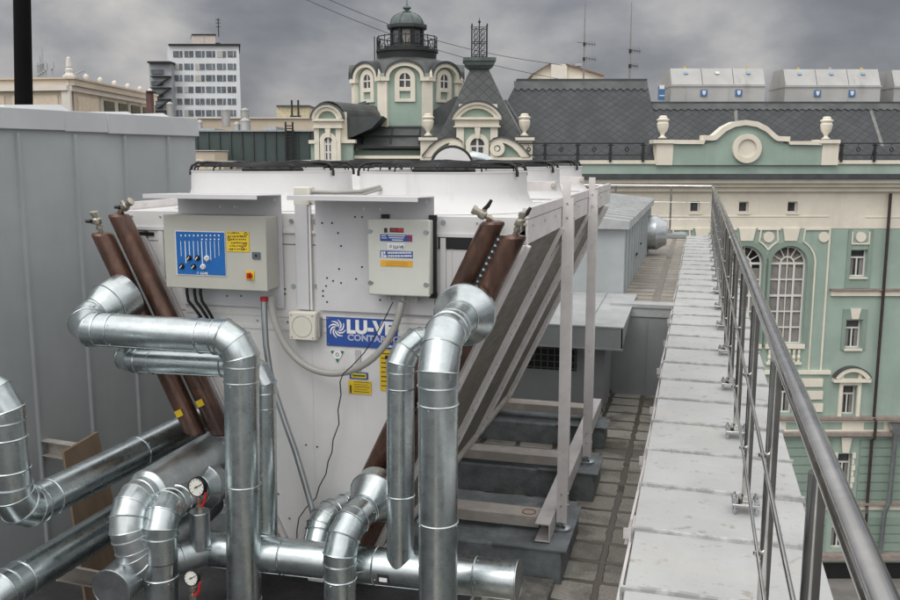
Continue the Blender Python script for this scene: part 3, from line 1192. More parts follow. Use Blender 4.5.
# fans
for r_ in range(3):
    for c_ in (-1, 1):
        fx, fy = XC + c_ * .545 + (.02 if c_ > 0 else 0), 5.18 + 1.28 * r_
        b = B()
        prof = [(.60, 2.442), (.55, 2.46), (.515, 2.50), (.495, 2.55), (.49, 2.655), (.497, 2.662), (.483, 2.664), (.478, 2.55), (.478, 2.45)]
        n = 48
        rings = []
        for rr, h in prof:
            rings.append([b.bm.verts.new((fx + rr * math.cos(2 * math.pi * i / n), fy + rr * math.sin(2 * math.pi * i / n), h)) for i in range(n)])
        for A, C in zip(rings, rings[1:]):
            for k in range(n):
                j = (k + 1) % n
                b.bm.faces.new([A[k], A[j], C[j], C[k]])
        sh = b.build('fan_shroud', WHITE, COOL, smooth=40)
        b = B()
        gz = 2.712
        for rr in (.06, .12, .18, .24, .30, .36, .42, .47):
            b.ringtube((fx, fy, gz - .02 * (rr / .47) ** 3), (0, 0, 1), rr, .0045, 36, 5)
        for k in range(12):
            a = 2 * math.pi * k / 12 + .2
            dx, dy = math.cos(a), math.sin(a)
            b.tube([(fx + .05 * dx, fy + .05 * dy, gz), (fx + .44 * dx, fy + .44 * dy, gz - .014), (fx + .475 * dx, fy + .475 * dy, gz - .03), (fx + .478 * dx, fy + .478 * dy, 2.665)], .005, 6)
        b.build('finger_guard', BLACK, sh)
        for a in (3.5, 5.95, .45, 2.6):
            b = B()
            dx, dy = math.cos(a), math.sin(a)
            b.tube([(fx + .12 * dx, fy + .12 * dy, 2.70), (fx + .40 * dx, fy + .40 * dy, 2.712), (fx + .46 * dx, fy + .46 * dy, 2.708), (fx + .492 * dx, fy + .492 * dy, 2.69), (fx + .503 * dx, fy + .503 * dy, 2.66), (fx + .503 * dx, fy + .503 * dy, 2.635)], .0085, 10)
            b.build('motor_bracket', BLACK, sh)
        b = B()
        b.lathe((fx, fy, 2.52), [(.1, 0), (.17, .02), (.19, .06), (.19, .15), (.16, .175), (.06, .18)], 24)
        mo = b.build('motor', BLACK, sh)
        b = B()
        for k in range(6):
            a = 2 * math.pi * k / 6
            d1 = Vector((math.cos(a), math.sin(a), 0)); d2 = Vector((-math.sin(a), math.cos(a), 0))
            c0 = Vector((fx, fy, 2.56))
            b.prism([c0 + d1 * .19 - d2 * .05, c0 + d1 * .46 - d2 * .1 + Vector((0, 0, -.01)), c0 + d1 * .46 + d2 * .1 + Vector((0, 0, .06)), c0 + d1 * .19 + d2 * .05 + Vector((0, 0, .05))], (0, 0, .004))
        b.build('fan_blades', BLACK, sh)

# ------------------------------------------------------------------ awnings over the control boxes
for lab, px0, px1, bx0, bx1 in (('folded white sheet awning over the big control cabinet', 143, 257, 178, 285), ('folded white sheet awning over the small control cabinet', 287, 418, 315, 437)):
    a, c = oy(px0, 195.5, 4.2), oy(px1, 195.5, 4.2)
    th = thing('awning', lab, 'awning', ((a.x + c.x) / 2, 4.48, 2.5))
    xl, xr = oy(bx0, 205, 4.475).x, oy(bx1, 205, 4.475).x
    xr = c.x
    b = B()
    b.prism([(a.x, 4.2, 2.548), (xr, 4.2, 2.548), (xr, 4.47, 2.541), (a.x, 4.47, 2.541)], (0, 0, .004))
    b.box(a.x, xr, 4.196, 4.1995, 2.53, 2.552)
    b.build('top_sheet', AWN, th)
    z0 = 1.92
    b = B()
    b.box(max(xl, a.x), xr, 4.474, 4.478, z0, 2.547)
    if bx0 == 315:
        pass
    b.build('back_plate', BACKP, th)
    b = B()
    for px, py in ((0.06, 2.515), (.94, 2.515), (.42, 2.475), (.56, 2.475)):
        x = max(xl, a.x) + (xr - max(xl, a.x)) * px
        b.cyl((x, 4.470, py), (x, 4.4738, py), .008, n=10)
    b.build('rivets', PWHITE, th)

# ------------------------------------------------------------------ big control cabinet
a, c = oy(163, 215, 4.32), oy(267, 291, 4.32)
CB = thing('control_cabinet', 'large grey control cabinet with blue switch panel and yellow warning sticker on the cooler front', 'cabinet', ((a.x + c.x) / 2, 4.47, c.z))
b = B(); b.box(a.x, c.x, 4.34, 4.472, c.z, a.z); b.build('body', BOXGREY, CB, bevel=.006)
b = B(); b.box(a.x - .004, c.x + .004, 4.322, 4.3385, c.z - .004, a.z + .004); b.build('door', BOXGREY, CB, bevel=.005)
b = B(); b.box(c.x - .004, c.x + .003, 4.319, 4.3215, c.z, a.z); b.build('door_edge', BOXGREY, CB)
yfr = 4.3205


def frect(m, px0, px1, py0, py1, y, th):
    p, q_ = oy(px0, py0, y), oy(px1, py1, y)
    m.box(p.x, q_.x, y - th, y, q_.z, p.z)
    return p, q_


b = B(); p, q_ = frect(b, 175, 226.5, 230.5, 276.5, yfr, .003); b.build('panel_border', PWHITE, CB)
b = B(); p, q_ = frect(b, 175.7, 225.8, 231.3, 275.7, yfr - .0032, .002); pan = b.build('blue_panel', PBLUE, CB)
yk = yfr - .0054
b = B()
for k, px in enumerate((181, 185.5, 189.5, 193.7, 198, 202, 206.3, 210.5, 214.7, 218.8)):
    frect(b, px - .65, px + .65, 234.6, 236.3, yk, .001)
    if k > 4:
        frect(b, px - .7, px + .7, 238.6, 240, yk, .001)
    frect(b, px - .11, px + .11, 241, 256 + (k * 7) % 9, yk, .0006)
b.build('legend_marks', PWHITE, pan)
for px, py, mt in ((189.3, 258, BLACK), (197.6, 258, BLACK), (182, 266.3, BLACK), (194, 266.6, BLACK), (207, 258.2, PWHITE), (203.2, 266.6, PWHITE)):
    p = oy(px, py, yk)
    b = B(); b.cyl(p, p + Vector((0, -.012, 0)), .013, .012, 18); b.cyl(p, p + Vector((0, -.003, 0)), .0155, n=18)
    kn = b.build('knob' if mt is BLACK else 'push_button', mt, CB)
    b = B(); b.obox(p + Vector((0, -.0135, 0)), Vector((.007, 0, .008)), Vector((0, .0012, 0)), Vector((.0016, 0, -.0016)))
    b.build('pointer_mark', PWHITE if mt is BLACK else BOXGREY, kn)
p = oy(200.5, 274.2, yk)
text_mesh('lettering', 'LU-VE', .017, PWHITE, pan, (p.x, yk, p.z), offset=.0006)
b = B(); p = oy(197.8, 272.8, yk)
b.ringtube((p.x, yk - .0005, p.z), (0, 1, 0), .005, .001, 16, 5); b.build('small_emblem', PWHITE, pan)
b = B(); frect(b, 226.6, 249.5, 231.3, 252, yfr, .002); st = b.build('warning_sticker', YEL, CB)
b = B()
rr = random.Random(3)
for row, (x0, x1) in zip((233, 236.5, 239.5, 243, 246, 249.2), ((227.6, 239), (227.8, 247), (229, 246), (231, 247), (230, 246), (229, 247))):
    x = x0
    while x < x1:
        wd = rr.uniform(.4, 1.6)
        frect(b, x, min(x + wd, x1), row - rr.uniform(.5, 1.1), row + rr.uniform(.3, .9), yfr - .0021, .0006)
        x += wd + rr.uniform(.35, 1.0)
for px, py in ((229, 239), (245.8, 233.8), (245, 244), (242.5, 248.5)):
    p = oy(px, py, yfr - .0021)
    b.ringtube((p.x, p.y - .0006, p.z), (0, 1, 0), .008, .0016, 14, 5)
b.build('sticker_print', PDARK, st)
b = B(); frect(b, 252.5, 260.5, 252, 259, yfr, .006); lk = b.build('lock', mat_flat('lock_grey', (.1, .13, .14), .5), CB)
b = B(); p = oy(256, 255.5, yfr - .0062); b.cyl(p, p + Vector((0, -.004, 0)), .006, n=10); b.build('keyhole', BLACK, lk)
b = B(); frect(b, 246, 254.6, 270.7, 279.8, yfr, .004); sw = b.build('main_switch', YEL, CB)
b = B(); p = oy(250, 275.3, yfr - .0042); b.cyl(p, p + Vector((0, -.012, 0)), .0145, n=16); b.obox(p + Vector((0, -.02, 0)), Vector((.006, 0, 0)), Vector((0, .009, 0)), Vector((0, 0, .015)))
b.build('switch_handle', RED, sw)
# three black cables out of the cabinet bottom
for k, (xa, xb) in enumerate(((187, 199), (194.5, 205), (200.5, 210))):
    b = B()
    b.tube([oy(xa, 287, 4.4), oy(xa, 293, 4.4), oy(xa + 1.5, 301, 4.41), oy((xa + xb) / 2 + 2, 309, 4.42), oy(xb + 2, 317, 4.44), oy(xb + 5, 325, 4.46)], .0085, 8)
    b.build('cable', BLACK, CB)

# ------------------------------------------------------------------ small control cabinet
a, c = oy(367, 218.5, 4.38), oy(430, 297.5, 4.38)
SB = thing('control_cabinet', 'small pale grey control cabinet with red display and stickers, under the right awning', 'cabinet', ((a.x + c.x) / 2, 4.47, c.z))
b = B(); b.box(a.x + .012, c.x - .004, 4.402, 4.466, c.z + .008, a.z - .006); b.build('body', BOXPALE, SB, bevel=.006)
b = B(); b.box(a.x, c.x, 4.382, 4.401, c.z, a.z); b.build('lid', BOXPALE, SB, bevel=.008)
b = B()
for x, z in ((a.x + .07, a.z - .002), (c.x - .008, a.z - .002), (c.x - .008, c.z - .004)):
    b.box(x - .02, x + .022, 4.455, 4.47, z - .012, z + .02)
b.box(c.x - .006, c.x + .012, 4.45, 4.47, c.z, a.z)
b.build('mounting_lugs', BLACK, SB)
b = B()
for x in (a.x + .012, c.x - .022):
    for z in (a.z - .065, c.z + .065):
        b.cyl((x, 4.378, z), (x, 4.383, z), .012, n=14)
        b.box(x + .013, x + .017, 4.379, 4.3815, z - .006, z + .006)
b.build('lid_screws', GALV_DULL, SB)
yl = 4.3815
b = B(); frect(b, 389.8, 403.6, 227.8, 232.5, yl, .002); dsp = b.build('display', PDARK, SB)
b = B(); frect(b, 391, 396.8, 229, 231.2, yl - .0022, .0006); frect(b, 397.8, 403, 228.6, 231.6, yl - .0022, .0006); b.build('digits', REDLED, dsp)
b = B(); frect(b, 384.3, 387.4, 227.9, 232.6, yl, .003); b.build('button', PDARK, SB)
b = B(); frect(b, 380.2, 412.2, 234.2, 241.8, yl, .0015); s1 = b.build('blue_sticker', BLUE, SB)
b = B()
frect(b, 388, 405, 235.2, 236.4, yl - .0017, .0005); frect(b, 389, 404, 237.3, 238.4, yl - .0017, .0005); frect(b, 392, 403, 239.4, 240.6, yl - .0017, .0005)
frect(b, 381.3, 386, 235.3, 236.2, yl - .0017, .0005); frect(b, 381.3, 387, 237.5, 238.3, yl - .0017, .0005)
b.build('sticker_print', PWHITE, s1)
b = B(); frect(b, 407.5, 411.8, 238.9, 241, yl - .0017, .0005); frect(b, 407.2, 411.8, 235.2, 237.2, yl - .0017, .0005); b.build('red_marks', RED, s1)
b = B(); frect(b, 387.5, 404.4, 243, 249.7, yl, .0015); s2 = b.build('white_sticker', PWHITE, SB)
p = oy(393.3, 248.3, yl - .0017)
text_mesh('lettering', 'LU-VE', .0215, PNAVY, s2, (p.x, yl - .0017, p.z), offset=.0007)
b = B(); p = oy(390.6, 246.3, yl - .0017); b.ringtube((p.x, p.y - .0003, p.z), (0, 1, 0), .0062, .0014, 16, 5); b.build('small_emblem', PNAVY, s2)
b = B(); frect(b, 380.3, 412.8, 250.4, 258.2, yl, .0015); s3 = b.build('blue_sticker', BLUE, SB)
b = B()
rr = random.Random(5)
for row in (252.8, 256.0):
    x = 387.5
    while x < 411.5:
        wd = rr.uniform(.5, 1.5)
        frect(b, x, min(x + wd, 412), row - 1.0, row + .9, yl - .0017, .0005)
        x += wd + .4
frect(b, 381.2, 383, 251.3, 257.3, yl - .0017, .0005); frect(b, 383.6, 385.4, 251.3, 254, yl - .0017, .0005); frect(b, 383.6, 386.4, 255, 257.3, yl - .0017, .0005)
b.build('sticker_print', PWHITE, s3)
b = B(); frect(b, 380.5, 412.6, 259.9, 267.2, yl, .0015); s4 = b.build('orange_sticker', ORNG, SB)
b = B()
for k in range(4):
    frect(b, 385.5 + (k == 0) * 3, 407.5 - (k == 0) * 3, 261 + k * 1.5, 261.55 + k * 1.5, yl - .0017, .0005)
b.build('sticker_print', mat_flat('print_brown', (.2, .08, .02), .5), s4)
b = B()
for x in (.3, .52, .74):
    xx = a.x + (c.x - a.x) * x
    b.cyl((xx, 4.43, c.z - .03), (xx, 4.43, c.z + .01), .014, n=12)
b.build('cable_glands', HOSE, SB)

# ------------------------------------------------------------------ cable trunking and junction box
a, c = oy(292, 203, 4.445), oy(310, 311, 4.445)
TR = thing('cable_trunking', 'upright cream cable trunking with a capped top between the two control cabinets', 'trunking', ((a.x + c.x) / 2, 4.47, c.z))
b = B(); b.box(a.x, c.x - .015, 4.472, 4.498, c.z, a.z); b.build('trunk', BACKP, TR, bevel=.003)
b = B(); b.box(c.x - .012, c.x, 4.478, 4.498, c.z, a.z); b.build('side_channel', WHITE, TR)
b = B(); b.box(a.x - .004, c.x, 4.4715, 4.55, a.z - .015, a.z + .085); b.build('top_box', TRUNK, TR, bevel=.006)
b = B()
b.tube([(c.x - .02, 4.50, a.z + .06), (c.x + .12, 4.54, a.z + .055), (c.x + .24, 4.6, a.z + .06), (c.x + .30, 4.75, a.z + .08)], .010, 8)
b.tube([(c.x - .02, 4.50, a.z + .04), (c.x + .12, 4.53, a.z + .035), (c.x + .24, 4.6, a.z + .04), (c.x + .31, 4.75, a.z + .07)], .010, 8)
b.build('cables', HOSE, TR)
a, c = oy(288, 311.5, 4.43), oy(316, 341.5, 4.43)
JB = thing('junction_box', 'square cream junction box with round lid mark under the cable trunking', 'junction box', ((a.x + c.x) / 2, 4.47, c.z))
b = B(); b.box(a.x, c.x, 4.44, 4.492, c.z, a.z); b.build('body', TRUNK, JB, bevel=.008)
b = B(); b.box(a.x + .003, c.x - .003, 4.43, 4.4385, c.z + .003, a.z - .003); jl = b.build('lid', TRUNK, JB, bevel=.006)
b = B(); b.ringtube(((a.x + c.x) / 2, 4.4292, (a.z + c.z) / 2), (0, 1, 0), .058, .0016, 32, 5)
for x in (a.x + .018, c.x - .018):
    for z in (a.z - .018, c.z + .018):
        b.cyl((x, 4.4275, z), (x, 4.4295, z), .005, n=8)
b.build('lid_marks', HOSE, jl)
b = B(); b.box(c.x, c.x + .014, 4.45, 4.485, c.z + .02, a.z - .03); b.build('gland', HOSE, JB)

# ------------------------------------------------------------------ conduits, hose, wire
b = B()
pts = [(264, 300), (264.5, 320), (266, 345), (270, 372), (277, 398), (286, 425), (295, 450), (304, 480), (311, 505), (317, 528)]
b.tube([oy(px, py, 4.40 - .012 * i) for i, (px, py) in enumerate(pts)], .017, 12)
cdt = thing('conduit', 'flexible grey steel conduit with red collar running down from the big cabinet', 'conduit', oy(317, 528, 4.3))
b.build('tube', CONDUIT, cdt)
b = B(); p = oy(264, 297, 4.4); b.cyl(p, p + Vector((0, 0, -.022)), .021, n=16); b.build('collar', RED, cdt)

def bez(p0, p1, p2, p3, n=22):
    out = []
    for i in range(n + 1):
        t_ = i / n
        out.append(p0 * (1 - t_) ** 3 + p1 * 3 * t_ * (1 - t_) ** 2 + p2 * 3 * t_ * t_ * (1 - t_) + p3 * t_ ** 3)
    return out


b = B()
b.tube(bez(oy(271, 296, 4.41), oy(277, 396, 4.40), oy(385, 400, 4.36), oy(402, 302, 4.42), 30), .0185, 12)
tag(b.build('hose', HOSE), 'grey plastic hose hanging in a loop between the two cabinets across the blue sign', 'hose')
b = B()
wp = [(393, 302), (388, 312), (384, 320), (374, 338), (364, 353), (352, 366), (343, 374), (340, 382), (341, 395), (338, 410), (339, 424), (333, 440), (332, 452), (328, 462), (326, 474), (319, 487), (316, 498), (306, 508), (299, 518), (297, 530), (297, 545)]
b.tube([oy(px, py, 4.345 + .004 * (i % 3) if py < 385 else 4.44 + .006 * (i % 2)) for i, (px, py) in enumerate(wp)], .0033, 6)
tag(b.build('thin_wire', RUBBER), 'thin dark kinked wire dangling down the white cooler front from the small cabinet', 'wire')

# ------------------------------------------------------------------ blue maker's sign and stickers on the front
ys_ = YF - .004
a, c = oy(326.3, 316.3, ys_), oy(398, 349.5, ys_)
SG = thing('sign', 'blue maker sign with white swirl emblem and white lettering on the cooler front', 'sign', ((a.x + c.x) / 2, ys_, c.z))
b = B(); b.box(a.x, c.x, ys_ - .003, ys_, c.z, a.z); b.build('board', BLUE, SG)
Hs, Ws = a.z - c.z, c.x - a.x
yt = ys_ - .0036
b = B()
ec = Vector((a.x + Ws * .155, yt, c.z + Hs * .60))
for k in range(8):
    a0 = 2 * math.pi * k / 8
    pts = []
    for i in range(8):
        u_ = i / 7
        rr_ = .012 + .038 * u_
        an = a0 + 1.5 * u_
        pts.append(ec + Vector((math.cos(an) * rr_, 0, math.sin(an) * rr_)))
    n_ = len(pts)
    lft, rgt = [], []
    for i in range(n_):
        d = (pts[min(i + 1, n_ - 1)] - pts[max(i - 1, 0)]).normalized()
        pz = Vector((-d.z, 0, d.x))
        wd = .0010 + .0034 * math.sin(math.pi * min(1, .1 + .85 * (i / (n_ - 1)))) 
        lft.append(pts[i] + pz * wd); rgt.append(pts[i] - pz * wd)
    for i in range(n_ - 1):
        b.prism([lft[i], lft[i + 1], rgt[i + 1], rgt[i]], (0, -.0008, 0))
b.build('swirl_emblem', PWHITE, SG)
text_mesh('lettering', 'LU-VE', Hs * .60, PWHITE, SG, (a.x + Ws * .29, yt, c.z + Hs * .49), offset=.0055, sx=1.0, spacing=1.07)
text_mesh('lettering', 'CONTARDO', Hs * .29, PWHITE, SG, (a.x + Ws * .30, yt, c.z + Hs * .225), offset=.0010, sx=1.08, spacing=1.06)
text_mesh('lettering_core', 'CONTARDO', Hs * .29, BLUE, SG, (a.x + Ws * .30, yt - .0012, c.z + Hs * .225), offset=-.0014, sx=1.08, spacing=1.06, extrude=.0006)
b = B()
for x0, x1 in ((.80, .83), (.84, .875), (.885, .915), (.925, .96)):
    b.box(a.x + Ws * x0, a.x + Ws * x1, yt - .0006, yt, c.z + Hs * .05, c.z + Hs * .13)
b.build('small_print', PWHITE, SG)
b = B()
for x in (.025, .97):
    for z in (.06, .94):
        b.cyl((a.x + Ws * x, yt - .002, c.z + Hs * z), (a.x + Ws * x, yt, c.z + Hs * z), .004, n=8)
b.build('screws', GALV_DULL, SG)

TS = thing('sticker', 'small white triangle sticker with green corners under the blue sign', 'sticker', oy(337, 363, ys_))
b = B(); b.prism([oy(330.5, 350.5, ys_), oy(344, 351, ys_), oy(337.3, 363, ys_)], (0, -.001, 0)); b.build('backing', PWHITE, TS)
b = B()
y2 = ys_ - .0012
for tri in (((330.6, 350.7), (334.4, 350.8), (332.4, 354.3)), ((340.4, 350.9), (343.9, 351), (342, 354.5)), ((335.3, 358.8), (339.2, 358.8), (337.3, 362.8))):
    b.prism([oy(px, py, y2) for px, py in tri], (0, -.0006, 0))
b.build('green_corners', GREENP, TS)
b = B(); p = oy(337.3, 354.5, y2); b.ringtube((p.x, p.y, p.z), (0, 1, 0), .009, .0018, 14, 5); b.build('mark', PDARK, TS)

KS = thing('sticker', 'small blue and yellow label above the yellow notice under the hose', 'sticker', oy(359, 380, ys_))
b = B(); frect(b, 349.5, 368, 371.5, 379.8, ys_, .001); b.build('backing', BLUE, KS)
b = B(); frect(b, 351.3, 366.3, 372.8, 378.6, ys_ - .0012, .0006); b.build('band', YEL, KS)
b = B(); frect(b, 352.5, 365, 374.4, 377, ys_ - .002, .0006); b.build('print', GREENP, KS)
YS = thing('sticker', 'yellow oblong notice with black print below the blue sign and hose', 'sticker', oy(359, 395, ys_))
b = B(); frect(b, 348.3, 371.3, 380.2, 395, ys_, .001); b.build('backing', YEL, YS)
b = B()
for k in range(5):
    frect(b, 354, 369.5 - (k % 2) * 2, 382 + k * 2.4, 382.6 + k * 2.4, ys_ - .0012, .0005)
frect(b, 349.8, 351.5, 385, 393, ys_ - .0012, .0005)
b.build('print', PDARK, YS)
TY = thing('sticker', 'tall yellow notice with black print beside the second vertical pipe, right of the sign', 'sticker', oy(386, 391, ys_))
b = B(); frect(b, 379.8, 392, 350, 391.3, ys_, .001); b.build('backing', YEL, TY)
b = B()
for k in range(8):
    frect(b, 381.2, 390 - (k * 3) % 4, 353 + k * 4.6, 354.4 + k * 4.6, ys_ - .0012, .0005)
frect(b, 385, 390, 355.5, 359.5, ys_ - .0012, .0005)
b.build('print', PDARK, TY)
b = B(); frect(b, 355, 361, 349.8, 371, ys_, .0008)
tag(b.build('sticker', mat_flat('grey_label', (.45, .46, .46), .5)), 'narrow grey label strip hanging below the blue sign behind the wire', 'sticker')

# ================================================================== INSULATED PIPES


def mitre(m, pts, r, bn, n=32, bead=0.0045, ends=True):
    """segmented tube: rings lie in the bisector planes so every gore is a straight cylinder piece"""
    pts = [Vector(p) for p in pts]
    bn = Vector(bn).normalized()
    ds = [(pts[i + 1] - pts[i]).normalized() for i in range(len(pts) - 1)]
    rings = []
    for i, p in enumerate(pts):
        d = ds[max(i - 1, 0)]
        nn = bn.cross(d).normalized()
        mv = d + ds[min(i, len(ds) - 1)]
        ring = []
        for k in range(n):
            a = 2 * math.pi * k / n
            o_ = nn * (math.cos(a) * r) + bn * (math.sin(a) * r)
            o_ += d * (-(o_.dot(mv)) / d.dot(mv))
            ring.append(p + o_)
        rings.append(ring)
    vr = [[m.bm.verts.new(c_) for c_ in ring] for ring in rings]
    for A, C in zip(vr, vr[1:]):
        for k in range(n):
            j = (k + 1) % n
            m.bm.faces.new([A[k], A[j], C[j], C[k]])
    m.bm.faces.new(vr[0][::-1])
    m.bm.faces.new(vr[-1])
    if bead:
        for i, ring in enumerate(rings):
            if not ends and i in (0, len(rings) - 1):
                continue
            m.tube(ring, bead, 5, closed=True)


def pipe(name, label, path, r, Rb, gores=3, mat=None, cone=None, cap_end=False, cap_start=False, bead_every=.62, collar=.085, base=None, group='insulated pipes around the cooler'):
    mat = mat or GALV
    path = [Vector(p) for p in path]
    th = thing(name, label, 'pipe', base or path[-1], group)
    n = len(path)
    start = [None] * n
    end = [None] * n
    for i in range(1, n - 1):
        d0 = (path[i] - path[i - 1]).normalized()
        d1 = (path[i + 1] - path[i]).normalized()
        ang = d0.angle(d1)
        if ang < .12:
            start[i] = end[i] = path[i]
            continue
        T = Rb * math.tan(ang / 2)
        T = min(T, .48 * (path[i] - path[i - 1]).length if i > 1 else .92 * (path[i] - path[i - 1]).length, .48 * (path[i + 1] - path[i]).length if i < n - 2 else .92 * (path[i + 1] - path[i]).length)
        RR = T / math.tan(ang / 2)
        s0, s1 = path[i] - d0 * T, path[i] + d1 * T
        start[i], end[i] = s0, s1
        bn = d0.cross(d1).normalized()
        ctr = s0 + (bn.cross(d0)) * RR
        pts = [s0 - d0 * .004]
        for k in range(gores):
            th_ = ang * (k + .5) / gores
            v = (s0 - ctr)
            v = Matrix.Rotation(th_, 3, bn) @ v
            pts.append(ctr + v * (1 / math.cos(ang / 2 / gores)))
        pts.append(s1 + d1 * .004)
        b = B()
        mitre(b, pts, r + .0025, bn, 36)
        b.build('elbow', mat, th, smooth=17)
    for i in range(n - 1):
        p = path[0] if i == 0 else end[i]
        q = path[-1] if i == n - 2 else start[i + 1]
        L_ = (q - p).length
        if L_ < .02:
            continue
        d = (q - p) / L_
        b = B()
        b.cyl(p, q, r, n=36)
        marks = []
        if i > 0 and L_ > 2 * collar:
            marks.append(collar)
        if i < n - 2 and L_ > 2 * collar:
            marks.append(L_ - collar)
        k = bead_every
        while k < L_ - .2:
            if all(abs(k - m_) > .15 for m_ in marks):
                marks.append(k)
            k += bead_every
        e1_ = d.orthogonal().normalized()
        e2_ = d.cross(e1_)
        for m_ in marks:
            b.ringtube(p + d * m_, d, r + .001, .0042, 36, 5)
            for k_ in range(5):
                a_ = 1.3 * k_ + 2.1 * m_ * 3
                n_ = e1_ * math.cos(a_) + e2_ * math.sin(a_)
                q0 = p + d * (m_ + .016) + n_ * (r - .002)
                b.cyl(q0, q0 + n_ * .005, .0042, n=6)
        # lap seam along the sheet
        e = d.orthogonal().normalized()
        if abs(d.z) < .8:
            e = d.cross(Vector((0, 0, 1))).normalized() * (.6) + Vector((0, 0, -.8))
            e = (e - d * e.dot(d)).normalized()
        b.tube([p + d * .01 + e * (r - .0005), q - d * .01 + e * (r - .0005)], .0025, 5)
        b.build('pipe_section', mat, th)
        if cap_end and i == n - 2:
            b = B()
            b.cyl(q - d * .02, q + d * .004, r + .004, n=36)
            b.ringtube(q + d * .002, d, r + .002, .005, 36, 6)
            b.build('end_cap', GALV_DULL, th)
        if cap_start and i == 0:
            b = B()
            b.cyl(p - d * .004, p + d * .03, r + .004, n=36)
            b.ringtube(p - d * .003, d, r + .002, .005, 36, 6)
            b.build('end_cap', GALV_DULL, th)
    if cone:
        R1, l1, l2 = cone
        d = (path[1] - path[0]).normalized()
        b = B()
        b.lathe(path[0], [(R1 - .02, -.004), (R1, 0), (R1, l1), (r + .004, l1 + l2), (r - .002, l1 + l2)], 40, axis=d)
        b.ringtube(path[0] + d * l1, d, R1, .004, 40, 5)
        b.ringtube(path[0] + d * (l1 + l2), d, r + .003, .004, 40, 5)
        b.build('cone_collar', mat, th)
    return th


PR = .087
pa = pipe('insulated_pipe', 'large galvanised pipe running level from the left header cone, then straight down in front',
     [(-3.03, 4.27, 1.99), (-3.135, 3.93, 1.862), (-2.152, 3.93, 1.862), (-2.185, 3.90, .15)], PR, .13, cone=(.128, .13, .085))
pb_ = pipe('insulated_pipe', 'thinner galvanised pipe running level behind the larger one, then down to the main pipe',
     [(-3.02, 4.36, 1.70), (-2.97, 4.11, 1.665), (-2.135, 4.11, 1.68), (-2.135, 4.07, .74)], .068, .13)
pc = pipe('insulated_pipe', 'large galvanised pipe dropping from the cone on the right header, rightmost of the vertical pipes',
     [(-1.085, 4.245, 1.985), (-1.055, 3.64, 1.965), (-1.055, 3.62, .15)], PR, .2, cone=(.152, .055, .1))
pd = pipe('insulated_pipe', 'thinner galvanised vertical pipe just left of the rightmost one, ending on the main header',
     [(-1.17, 4.26, 1.86), (-1.352, 4.02, 1.85), (-1.352, 3.981, .735)], .068, .13)
pe = pipe('insulated_pipe', 'short galvanised pipe bending from the low right cone down in front of the main pipe',
     [(-1.545, 4.25, 1.015), (-1.615, 3.85, .93), (-1.63, 3.84, .05)], .079, .17, cone=(.142, .07, .11))
ph = pipe('main_header_pipe', 'thick level galvanised main pipe with capped right end crossing in front of the cooler foot',
     [(-2.50, 4.0, .695), (-.765, 4.0, .735)], .093, .2, cap_end=True, cap_start=True, bead_every=.51)
pf = pipe('insulated_pipe', 'stubby galvanised bend between the white front panel and the main pipe, behind the low cone',
     [(-1.74, 4.49, .84), (-1.87, 4.24, .83), (-1.87, 4.12, .66)], .082, .12)
pm = pipe('insulated_pipe', 'galvanised pipe from the left header foot with ringed end and ribbed bend',
     [(-2.66, 4.62, 1.06), (-2.685, 3.64, 1.035), (-2.62, 3.67, .70), (-2.42, 4.0, .70)], .085, .14, gores=4, cone=(.112, .76, .02), mat=GALV_SOFT)
pi_ = pipe('insulated_pipe', 'galvanised pipe with a short bend turning straight down beside the upper pressure gauge',
     [oy(206, 484, 4.34), oy(160, 511, 3.72), oy(161, 560, 3.71), oy(161, 720, 3.70)], .083, .13, cone=(.135, .12, .05))
pj = pipe('insulated_pipe', 'dull galvanised pipe with a closed round end low at the bottom left',
     [(-2.72, 4.5, .74), (-2.68, 3.52, .665)], .1, .2, cap_end=True, mat=GALV_DULL)
pl1 = pipe('insulated_pipe', 'galvanised pipe dropping at the left edge, then bending into the upper diagonal run',
     [(-4.1, 3.1, 1.70), (-3.05, 3.32, 1.70), (-3.05, 3.34, 1.08), (-2.99, 6.6, 1.06)], .092, .15, bead_every=.8)
pl2 = pipe('insulated_pipe', 'galvanised pipe in the lower diagonal run with a ringed bend at the bottom left corner',
     [(-3.3, 3.0, .45), (-3.02, 3.12, .77), (-3.0, 6.6, .775)], .092, .14, bead_every=.9)
b = B(); 
c = oy(383, 580, 3.908)
b.box(c.x - .03, c.x + .03, 3.905, 3.9115, c.z - .022, c.z + .028)
b.build('label_holder', RUBBER, ph)
b = B(); b.box(c.x - .018, c.x + .022, 3.902, 3.9045, c.z - .008, c.z + .012); b.build('paper_label', PWHITE, ph)
# saddles where thin pipes land on the main pipe
for x in (-2.135,):
    b = B()
    b.ringtube((x, 4.05, .785), (0, .35, 1), .066, .006, 32, 6)
    b.build('saddle_ring', GALV, ph)


